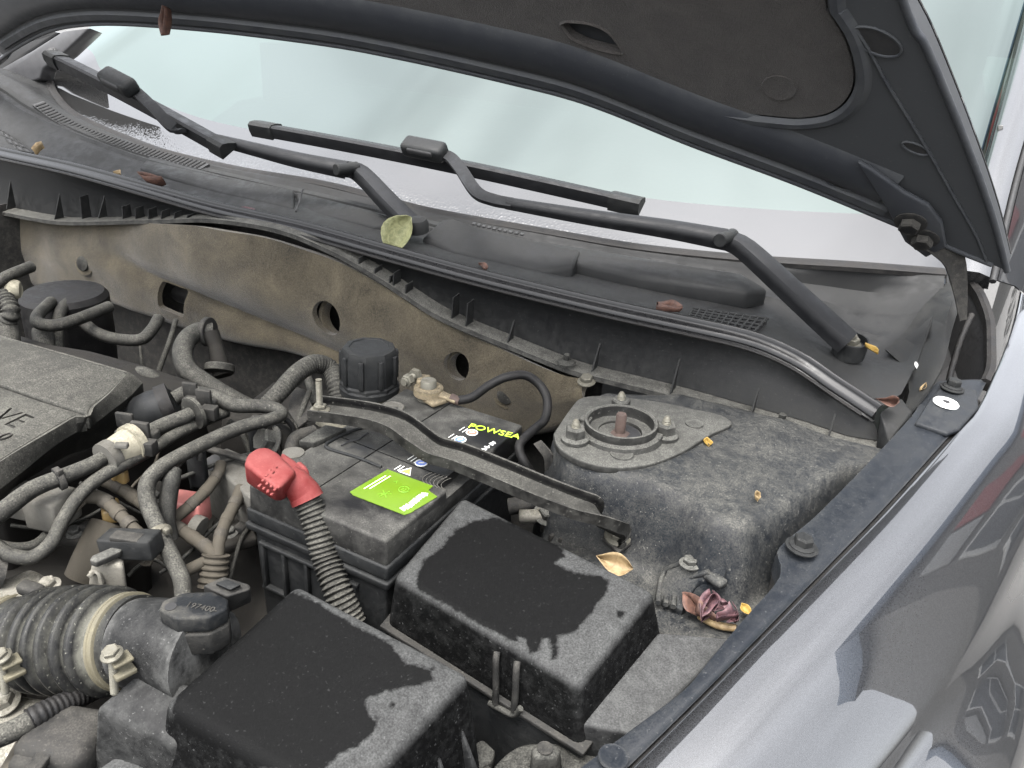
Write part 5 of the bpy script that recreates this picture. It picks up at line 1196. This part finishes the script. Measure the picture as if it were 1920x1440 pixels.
link('head', hexbolt(PZ(508, 828, -.026), (-.3, -.8, .5), .014, .014, 1.3), 'mount', T)
lump('abs_block', (-.63, .66, -.13), (.14, .12, .14), 21, 'gearbox', .01)
T = thing('bracket_plate', 'bent dark bracket behind the clamp bar stud', 'bracket', PZ(560, 770, -.05))
link('plate', prism([PZ(*q, -.02) for q in ((548, 722), (572, 730), (592, 775), (560, 800), (540, 770))], (0, 0, -.004), .001), 'steel_dark', T)
link('arm', tube([PZ(590, 810, -.02), PZ(555, 822, -.02), PZ(545, 850, -.03)], .008, 10), 'steel_dark', T)

# taped harness, pink block, plugs
hose('wiring_harness', 'tan taped harness crossing below the hoses toward the battery', [(185, 895, -.02), (225, 915, -.03), (262, 940, -.04), (300, 968, -.05), (350, 1000, -.06), (392, 1030, -.062), (408, 1050, -.07)], .0105, 'tape', cat='harness')
hose('wiring_harness', 'taped harness rising from the branch knot to the grey box', [(408, 1042, -.066), (412, 1010, -.055), (425, 975, -.05), (440, 945, -.045), (452, 915, -.04)], .010, 'tape', cat='harness')
hose('wiring_harness', 'dusty harness running from the pink block up toward the grey box', [(330, 970, -.05), (360, 945, -.04), (390, 915, -.035), (410, 885, -.03), (414, 870, -.028)], .0095, 'tape', cat='harness')
hose('wiring_harness', 'short taped harness passing behind the falling hose', [(345, 1072, -.07), (380, 1055, -.068), (405, 1042, -.066)], .009, 'tape', cat='harness')
hose('wiring_harness', 'sleeved harness from the grey plug toward the sensor housing', [(162, 930, -.02), (190, 935, -.025), (215, 955, -.03), (245, 985, -.035), (268, 1005, -.04)], [.011, .011, .010, .009, .008], 'tape', cat='harness')
tag(link('branch_sleeve', tube([PZ(405, 1040, -.064), PZ(402, 1065, -.075), PZ(398, 1100, -.09)], [.013, .014, .014], 14, rib=(.006, .16)), 'tape'), 'ribbed sleeve below the knot of the taped harness', 'sleeve')
T = thing('plug_block', 'faded pink plug block half hidden behind the falling hose', 'plug', PZ(350, 960, -.06))
link('block', box(PZ(350, 955, -.055), (.040, .026, .030), .003, rz(20)), 'pink', T)
link('barrel', tube([PZ(362, 985, -.06), PZ(378, 992, -.062)], .012, 16, 1, sm=False), 'greyplug', T)
T = thing('grey_plug', 'dusty grey multi-pin plug under the uppermost hose', 'plug', PZ(90, 950, -.03))
link('housing', box(PZ(80, 945, -.035), (.060, .030, .026), .003, rz(15)), 'greyplug', T)
link('shroud', box(PZ(98, 952, -.030), (.034, .034, .032), .003, rz(15)), 'greyplug', T)
for k in range(5): link('wire', tube([PZ(112, 960+2*k, -.03), PZ(135, 952+3*k, -.028), PZ(162, 932+2*k, -.024)], .0014, 6), 'tape', T)
T = thing('cable_tag', 'small amber plastic tag below the hoses', 'tag', PZ(225, 895, -.02))
link('tag', box(PZ(228, 893, -.018), (.012, .008, .014), .002, rz(15)), 'amber', T)
link('loop', tube([PZ(214, 898, -.02), PZ(220, 888, -.014), PZ(234, 882, -.012)], .003, 8), 'amber', T)
# sensor housing (cast metal) and its plug with wires
T = thing('sensor_housing', 'bright cast metal housing standing behind the ribbed intake hose', 'housing', PZ(205, 1080, -.09))
link('casting', frustum([PZ(*q, -.040) for q in ((170, 1060), (178, 1042), (218, 1025), (230, 1038), (232, 1060))], [PZ(*q, -.085) for q in ((160, 1125), (172, 1108), (215, 1092), (238, 1100), (242, 1135))], .004), 'alu', T)
link('cap', prism([PZ(*q, -.030) for q in ((168, 1050), (172, 1042), (222, 1020), (230, 1028), (225, 1034), (180, 1054))], (0, 0, -.006), .001), 'mount', T)
for k in range(3): link('fin', tube([PZ(166+4*k, 1082-7*k, -.05), PZ(176+4*k, 1072-7*k, -.048), PZ(186+3*k, 1076-6*k, -.05), PZ(190+3*k, 1095-5*k, -.06)], .0022, 6), 'alu', T)
pl_ = link('plug', box(PZ(246, 1020, -.032), (.050, .022, .020), .002, Matrix.Rotation(R_(-8), 3, 'Y')@rz(20)), 'plastic_light', T)
link('plug_latch', box(PZ(238, 1008, -.022), (.026, .012, .005), .001, rz(20)), 'plastic', pl_)
link('plug_mark', box(PZ(267, 1017, -.024), (.008, .006, .003), .0005, rz(20)), 'sign_white', pl_)
for k in range(3): link('wire', tube([PZ(278, 1018+3*k, -.035), PZ(288-3*k, 1035, -.045), PZ(282-5*k, 1058, -.055), PZ(270-3*k, 1056, -.055)], .0013, 6), 'tape', pl_)
tag(link('coolant_pipe', tube([PZ(205, 985, -.06), PZ(190, 1015, -.07), PZ(172, 1050, -.085), PZ(155, 1085, -.10)], [.018, .0185, .018, .017], 16), 'tape'), 'fat tan pipe slanting down behind the sensor housing', 'pipe')
tag(link('branch_plug', box(PZ(208, 958, -.045), (.024, .016, .016), .003, rz(-35)), 'amber'), 'yellowish plug where the sleeved harness passes the fat pipe', 'plug')
T = thing('throttle_body', 'pale dirty aluminium casting at the left end of the intake hose', 'throttle body', PZ(20, 1150, -.12))
link('flange', frustum([PZ(*q, -.065) for q in ((-60, 1110), (0, 1085), (60, 1062), (85, 1075), (100, 1110), (60, 1140), (-60, 1180))], [PZ(*q, -.16) for q in ((-60, 1240), (0, 1220), (60, 1190), (90, 1200), (105, 1230), (60, 1260), (-60, 1300))], .006), 'alu', T)
link('bolt', hexbolt(PZ(92, 1100, -.062), (0, -.2, 1), .007, .007), 'alu', T)
link('clip', box(PZ(58, 1105, -.055), (.022, .012, .010), .003, rz(10)), 'plastic', T)
link('ear', lathe(PZ(8, 1072, -.055), (-.5, -.8, .4), [(.014, 0), (.014, .006), (.007, .006), (.006, .002), (.0001, .002)], 20), 'steel_dark', T)
T = thing('lower_casting', 'pale dusty cast metal below the ribbed intake hose', 'casting', PZ(40, 1330, -.18))
link('casting', frustum([PZ(*q, -.15) for q in ((-60, 1290), (40, 1300), (110, 1310), (150, 1350), (100, 1420), (-60, 1440))], [PZ(*q, -.22) for q in ((-60, 1340), (40, 1350), (120, 1360), (160, 1400), (110, 1480), (-60, 1520))], .01), 'alu', T)
link('bolt', hexbolt(PZ(10, 1318, -.145), (0, -.3, 1), .009, .009), 'alu', T)
hose('overflow_hose', 'dusty hose entering a braided sleeve at the lower left', [(-40, 1395, -.085), (20, 1372, -.085), (58, 1352, -.085), (72, 1345, -.085)], .0135)
hose('braided_sleeve', 'frayed black braided sleeve at the lower left', [(55, 1352, -.085), (80, 1338, -.085), (130, 1315, -.09), (185, 1290, -.10)], [.016, .0155, .015, .014], 'rubber_clean', cat='sleeve', rib=(.004, .06))
tag(link('lower_pipe', tube([PZ(20, 1470, -.12), PZ(48, 1420, -.12), PZ(65, 1388, -.12), PZ(85, 1350, -.11)], .012, 14), 'tape'), 'tan pipe standing at the lower left corner', 'pipe')
T = thing('lower_connector', 'dusty lumpy black connector at the bottom edge left of the air box', 'connector', PZ(115, 1410, -.12))
me = box(PZ(128, 1405, -.11), (.058, .050, .05), .012, rz(20), 3)
link('housing', me, 'plastic', T)
link('collar', box(PZ(80, 1425, -.11), (.026, .04, .035), .006, rz(20)), 'plastic', T)
for k in range(4): link('rib', box(PZ(66+9*k, 1428-3*k, -.092), (.004, .030, .006), .001, rz(20)), 'plastic', T)

# small wiring in the depth of the bay
rw = random.Random(11)
WIRES = [
 ('thin grey wire crossing above the pink block', [(150, 905, -.03), (200, 930, -.05), (260, 960, -.07), (330, 985, -.08), (420, 1000, -.085)], .003),
 ('thin tan wire below the grey plug', [(20, 985, -.05), (80, 990, -.06), (150, 975, -.06), (200, 950, -.055)], .003),
 ('thin black wire climbing to the grey box', [(300, 1075, -.09), (350, 1040, -.08), (400, 990, -.075), (440, 960, -.07), (470, 955, -.07)], .0032),
 ('dark wire looping beside the battery front', [(430, 1090, -.10), (440, 1050, -.09), (452, 1010, -.08), (470, 985, -.08)], .0035),
 ('dusty wire along the sensor housing', [(240, 1080, -.07), (262, 1060, -.066), (290, 1050, -.068), (320, 1068, -.075)], .003),
 ('dark cable below the thin fuel pipe', [(330, 900, -.03), (380, 880, -.03), (430, 862, -.03), (480, 850, -.03), (520, 850, -.04)], .004),
 ('dusty cable behind the mount bolt', [(470, 800, -.03), (500, 795, -.03), (540, 790, -.03), (575, 800, -.035)], .005),
 ('thin wire hanging from the hose bundle', [(300, 830, -.02), (290, 870, -.04), (255, 905, -.05), (235, 930, -.06)], .0026),
 ('pale twisted wire beside the grey plug', [(0, 930, -.03), (40, 935, -.035), (70, 925, -.035)], .0028),
 ('short black pipe under the hairpin hose', [(430, 790, -.02), (455, 815, -.03), (470, 850, -.05)], .006),
 ('dusty pipe rising behind the mount bolt', [(560, 850, -.05), (552, 815, -.03), (566, 770, -.02), (580, 735, -.02)], .006),
]
for lb, pts, r in WIRES: hose('wire', lb, pts, r, rw.choice(['tape', 'rubber', 'rubber', 'plastic_heavy']), 8, cat='wire')
T = thing('harness_clamp', 'metal band clamp on the falling hose', 'clamp', PZ(300, 1000, -.035))
link('band', lathe(PZ(300, 1000, -.034), PZ(310, 1025, -.04)-PZ(290, 975, -.028), [(.0096, -.003), (.0106, -.0025), (.0106, .0025), (.0096, .003)], 20), 'zinc', T)
link('ear', box(PZ(312, 996, -.026), (.005, .005, .006), .001), 'zinc', T)
T = thing('breather_clamp', 'spring clip on the thick hose at the left edge', 'clamp', PZ(110, 898, .006))
link('band', lathe(PZ(112, 897, .0065), PZ(120, 893, .007)-PZ(60, 918, .004), [(.0098, -.003), (.0110, -.0025), (.0110, .0025), (.0098, .003)], 20), 'steel_dark', T)
link('ear', box(PZ(112, 886, .016), (.004, .006, .006), .001), 'steel_dark', T)
for i, (px, py, z, lb) in enumerate(((150, 1000, -.07, 'dark box-shaped bracket under the hanging hose loop'), (300, 935, -.075, 'dark bracket behind the falling hose'), (440, 1000, -.09, 'dusty bracket in front of the grey box'))):
    T = thing('bay_bracket', lb, 'bracket', PZ(px, py, z-.03))
    link('plate', box(PZ(px, py, z), (.05, .034, .012), .003, rz(20-25*i)), 'gearbox', T); link('lug', box(PZ(px+14, py-8, z+.008), (.012, .012, .012), .002, rz(10)), 'steel_dark', T)
    link('bolt', hexbolt(PZ(px-8, py, z+.006), (0, -.2, 1), .006, .006), 'mount', T)

# items between the fuse box and strut tower
T = thing('pipe_union', 'dull metal pipe union in the gap beside the clamp bar', 'pipe', PZ(1000, 965, -.07))
link('pipe', tube([PZ(955, 950, -.06), PZ(985, 945, -.055), PZ(1012, 938, -.05)], .009, 12), 'steel_dark', T)
link('pipe', tube([PZ(975, 968, -.06), PZ(1010, 966, -.056), PZ(1035, 955, -.052)], .007, 12), 'alu', T)
link('union_nut', hexbolt(PZ(1025, 965, -.056), (.3, -.3, 1), .010, .010), 'mount', T)
T = thing('relay_bracket', 'dark ribbed bracket in the gap beside the clamp bar', 'bracket', PZ(1070, 1000, -.08))
link('plate', box(PZ(1065, 1000, -.075), (.05, .035, .01), .002, rz(-20)), 'steel_dark', T)
for k in range(3): link('rib', box(PZ(1050+18*k, 1000+6*k, -.066), (.004, .03, .008), .001, rz(-20)), 'steel_dark', T)

# headlight bracket at the bottom edge
T = thing('headlight_mount', 'dusty grey headlight mount with square boss at the bottom edge', 'bracket', PZ(1000, 1430, -.1))
arc = catmull([PZ(*q, -.095) for q in ((905, 1470), (935, 1425), (980, 1395), (1050, 1392), (1115, 1392), (1135, 1420), (1100, 1480))], 4)
link('plate', prism(arc, (0, 0, -.012), .003), 'plastic_heavy', T)
link('boss', frustum([PZ(*q, -.072) for q in ((995, 1397), (1030, 1387), (1052, 1398), (1048, 1418), (1000, 1420))], [PZ(*q, -.1) for q in ((990, 1445), (1028, 1432), (1056, 1445), (1052, 1470), (996, 1472))], .004), 'plastic_heavy', T)
link('boss_hole', lathe(PZ(1022, 1403, -.0712), (0, 0, 1), [(.006, 0), (.006, .0006)], 16), 'plastic', T)

# ================================================================== leaves and petals blown in
def leafcol(name, a, b):
    t = NT(name); t.l.new(t.mix(t.ramp(t.noise(140, 4, .6, 1), .35, .65), a, b), t.b.inputs['Base Color']); t.set(Roughness=.7)
    t.l.new(t.bump(t.noise(300, 3), .4, .0008), t.b.inputs['Normal']); return t.m
M['leaf_green'] = leafcol('faded green leaf', (.10, .105, .045), (.20, .20, .10))
M['leaf_tan'] = leafcol('tan leaf', (.11, .072, .032), (.19, .14, .072))
M['leaf_brown'] = leafcol('brown leaf', (.028, .012, .008), (.075, .034, .022))
M['leaf_purple'] = leafcol('dried purple petals', (.022, .008, .012), (.075, .032, .036))
M['leaf_yellow'] = leafcol('yellow petal', (.17, .098, .012), (.22, .15, .032))
def leaf(label, c, size, aspect, face, rot, curl, mat, seed, cat='leaf', crumple=.15):
    n, m_ = 9, 9; vs = []; f = Vector(face).normalized(); u, v, _ = frame(f)
    ca, sa = math.cos(R_(rot)), math.sin(R_(rot)); u, v = u*ca+v*sa, v*ca-u*sa
    for i in range(n):
        t_ = i/(n-1); wd = (math.sin(math.pi*min(1, t_*1.02+.03))**.75)*(1-.25*t_)*aspect
        for j in range(m_):
            s = j/(m_-1)*2-1; x = (t_-.5)*size; y = s*wd*size*.5
            z = size*(curl*(s*s)*.5+.3*curl*(t_-.5)**2+.03*abs(s))
            p = Vector(c)+u*x+v*y+f*z; p += mnoise.noise_vector(p*(1.2/size)+V(seed, 0, seed))*size*crumple; vs.append(p)
    fs = [(i*m_+j, i*m_+j+1, (i+1)*m_+j+1, (i+1)*m_+j) for i in range(n-1) for j in range(m_-1)]
    me = mk(vs, fs, 60)
    o = link('leaf' if cat == 'leaf' else 'petal', me, mat); s_ = o.modifiers.new('thick', 'SOLIDIFY'); s_.thickness = size*.012
    return tag(o, label, cat)
lf = leaf('large pale green leaf leaning on the cowl by the left wiper pivot', PY(748, 444, .905), .062, .78, (.25, -.85, .30), 62, .38, 'leaf_green', 1, crumple=.14)
leaf('tan leaf tucked behind the fuse box lid', PZ(1156, 1056, -.035), .034, .6, (-.1, -.8, .7), 10, .4, 'leaf_tan', 2, crumple=.08)
leaf('shrivelled brown leaf hanging from the hood edge', PY(318, 45, .80), .030, .5, (.2, -1, .2), 85, .8, 'leaf_brown', 3, crumple=.3)
leaf('brown curled leaf at the far left of the cowl', PY(74, 284, .915), .030, .6, (0, -.4, 1), 0, .6, 'leaf_tan', 4, crumple=.3)
leaf('small orange-brown leaf behind the seal', PY(222, 327, .905), .018, .5, (0, -.5, 1), 0, .5, 'leaf_tan', 5, crumple=.2)
leaf('reddish curled leaf behind the seal on the left', PY(290, 347, .905), .036, .45, (0, -.5, 1), 10, .9, 'leaf_brown', 6, crumple=.3)
leaf('thin pinkish leaf resting on the seal near the cowl seam', PY(468, 398, .895), .026, .3, (0, -.5, 1), 10, .6, 'leaf_purple', 7, crumple=.2)
leaf('tiny red leaf behind the seal in the middle', PY(908, 502, .91), .014, .5, (0, -.5, 1), 0, .6, 'leaf_brown', 8, crumple=.3)
leaf('red-brown leaf beside the square grille', PY(1252, 583, .92), .030, .5, (0, -.5, 1), 20, .7, 'leaf_brown', 9, crumple=.3)
leaf('dark red leaf caught at the right end of the seal', PY(1665, 755, .885), .024, .5, (0, -.7, 1), 20, .8, 'leaf_brown', 10, crumple=.3)
leaf('yellow petal beside the uncapped wiper pivot', PZ(1634, 657, .085), .018, .5, (0, -.4, 1), 60, .6, 'leaf_yellow', 11, 'petal')
leaf('orange petal on the strut tower by the mount plate', PZ(1327, 832, .017), .013, .8, (0, -.1, 1), 20, .5, 'leaf_yellow', 12, 'petal')
leaf('pale crumpled petal on the strut tower slope', AP(1420, 934, .004), .014, .5, (0, -.1, 1), 30, .6, 'leaf_tan', 13, 'petal', .3)
leaf('yellow petal wedged under the flange bend', AP(1398, 1145, .008), .012, .8, (0, -.4, 1), 50, .4, 'leaf_yellow', 14, 'petal')
leaf('white petal on the corner of the cowl', PY(1718, 685, .97), .010, .4, (0, -.4, 1), 20, .3, 'sign_white', 15, 'petal')
leaf('curled tan petal near the flange bolt', PY(1730, 728, .945), .012, .5, (0, -.4, 1), -20, .6, 'leaf_tan', 16, 'petal')
T = thing('dried_flower', 'crumpled purple dried flower beside the fuse box', 'flower', AP(1335, 1150, 0))
for k, (px, py, sz) in enumerate(((1308, 1136, .022), (1322, 1140, .022), (1336, 1146, .020), (1348, 1148, .020), (1318, 1150, .020), (1360, 1156, .018), (1330, 1154, .016), (1372, 1162, .014))):
    o = leaf('x', AP(px, py, .010+.003*(k % 3)), sz, .6, (random.uniform(-.5, .5), -.4, .8), random.uniform(0, 180), .9, 'leaf_purple' if k % 4 else 'leaf_brown', 20+k, crumple=.55)
    for key in ('label', 'category'): del o[key]
    o.name = 'petal'; o.parent = T; o.matrix_parent_inverse = Matrix.Translation(T.location).inverted()
link('stalk', tube([AP(1312, 1155, .006), AP(1345, 1172, .006), AP(1380, 1178, .006)], .0035, 8), 'leaf_tan', T)

# ================================================================== the building mirrored in the fender paint, behind the car on its left
bld = thing('building', 'grey rendered building with signs, seen only mirrored in the fender', 'building', (8, 13, GZ))
M['fascia'] = plain('blue fascia', (.075, .115, .18), .5)
M['plinth'] = plain('dark plinth', (.05, .05, .05), .7)
BXF = 6.0                                    # the facade stands along the left side of the car
def wbox(name, y0, y1, z0, z1, mat, par, d=.06):
    return link(name, box((BXF-d/2, (y0+y1)/2, GZ+(z0+z1)/2), (d, y1-y0, z1-z0), .01), mat, par)
link('wall', box((BXF+2, 16, GZ+4.0), (4, 24, 8.0), .02), 'wall', bld)
link('fascia', box((BXF+1.9, 16, GZ+7.6), (4.4, 24.4, 1.2), .02), 'fascia', bld)
wbox('plinth', 4.0, 28.0, 0, .6, 'plinth', bld, .12)
for k in range(7):
    y = 4.6+3.3*k
    for z in (1.0, 3.4):
        w_o = wbox('window', y, y+1.9, z, z+1.5, 'sign_white', bld, .10)
        wbox('pane', y+.1, y+.9, z+.1, z+1.4, 'pane_far', w_o, .13); wbox('pane', y+1.0, y+1.8, z+.1, z+1.4, 'pane_far', w_o, .13)
    a, b = ('sign_red', 'sign_white') if k % 2 else ('sign_white', 'sign_red')
    wbox('sign_board', y, y+.9, 5.2, 6.3, a, bld, .09)
    wbox('sign_board', y+1.0, y+1.8, 5.2, 6.3, b, bld, .09)
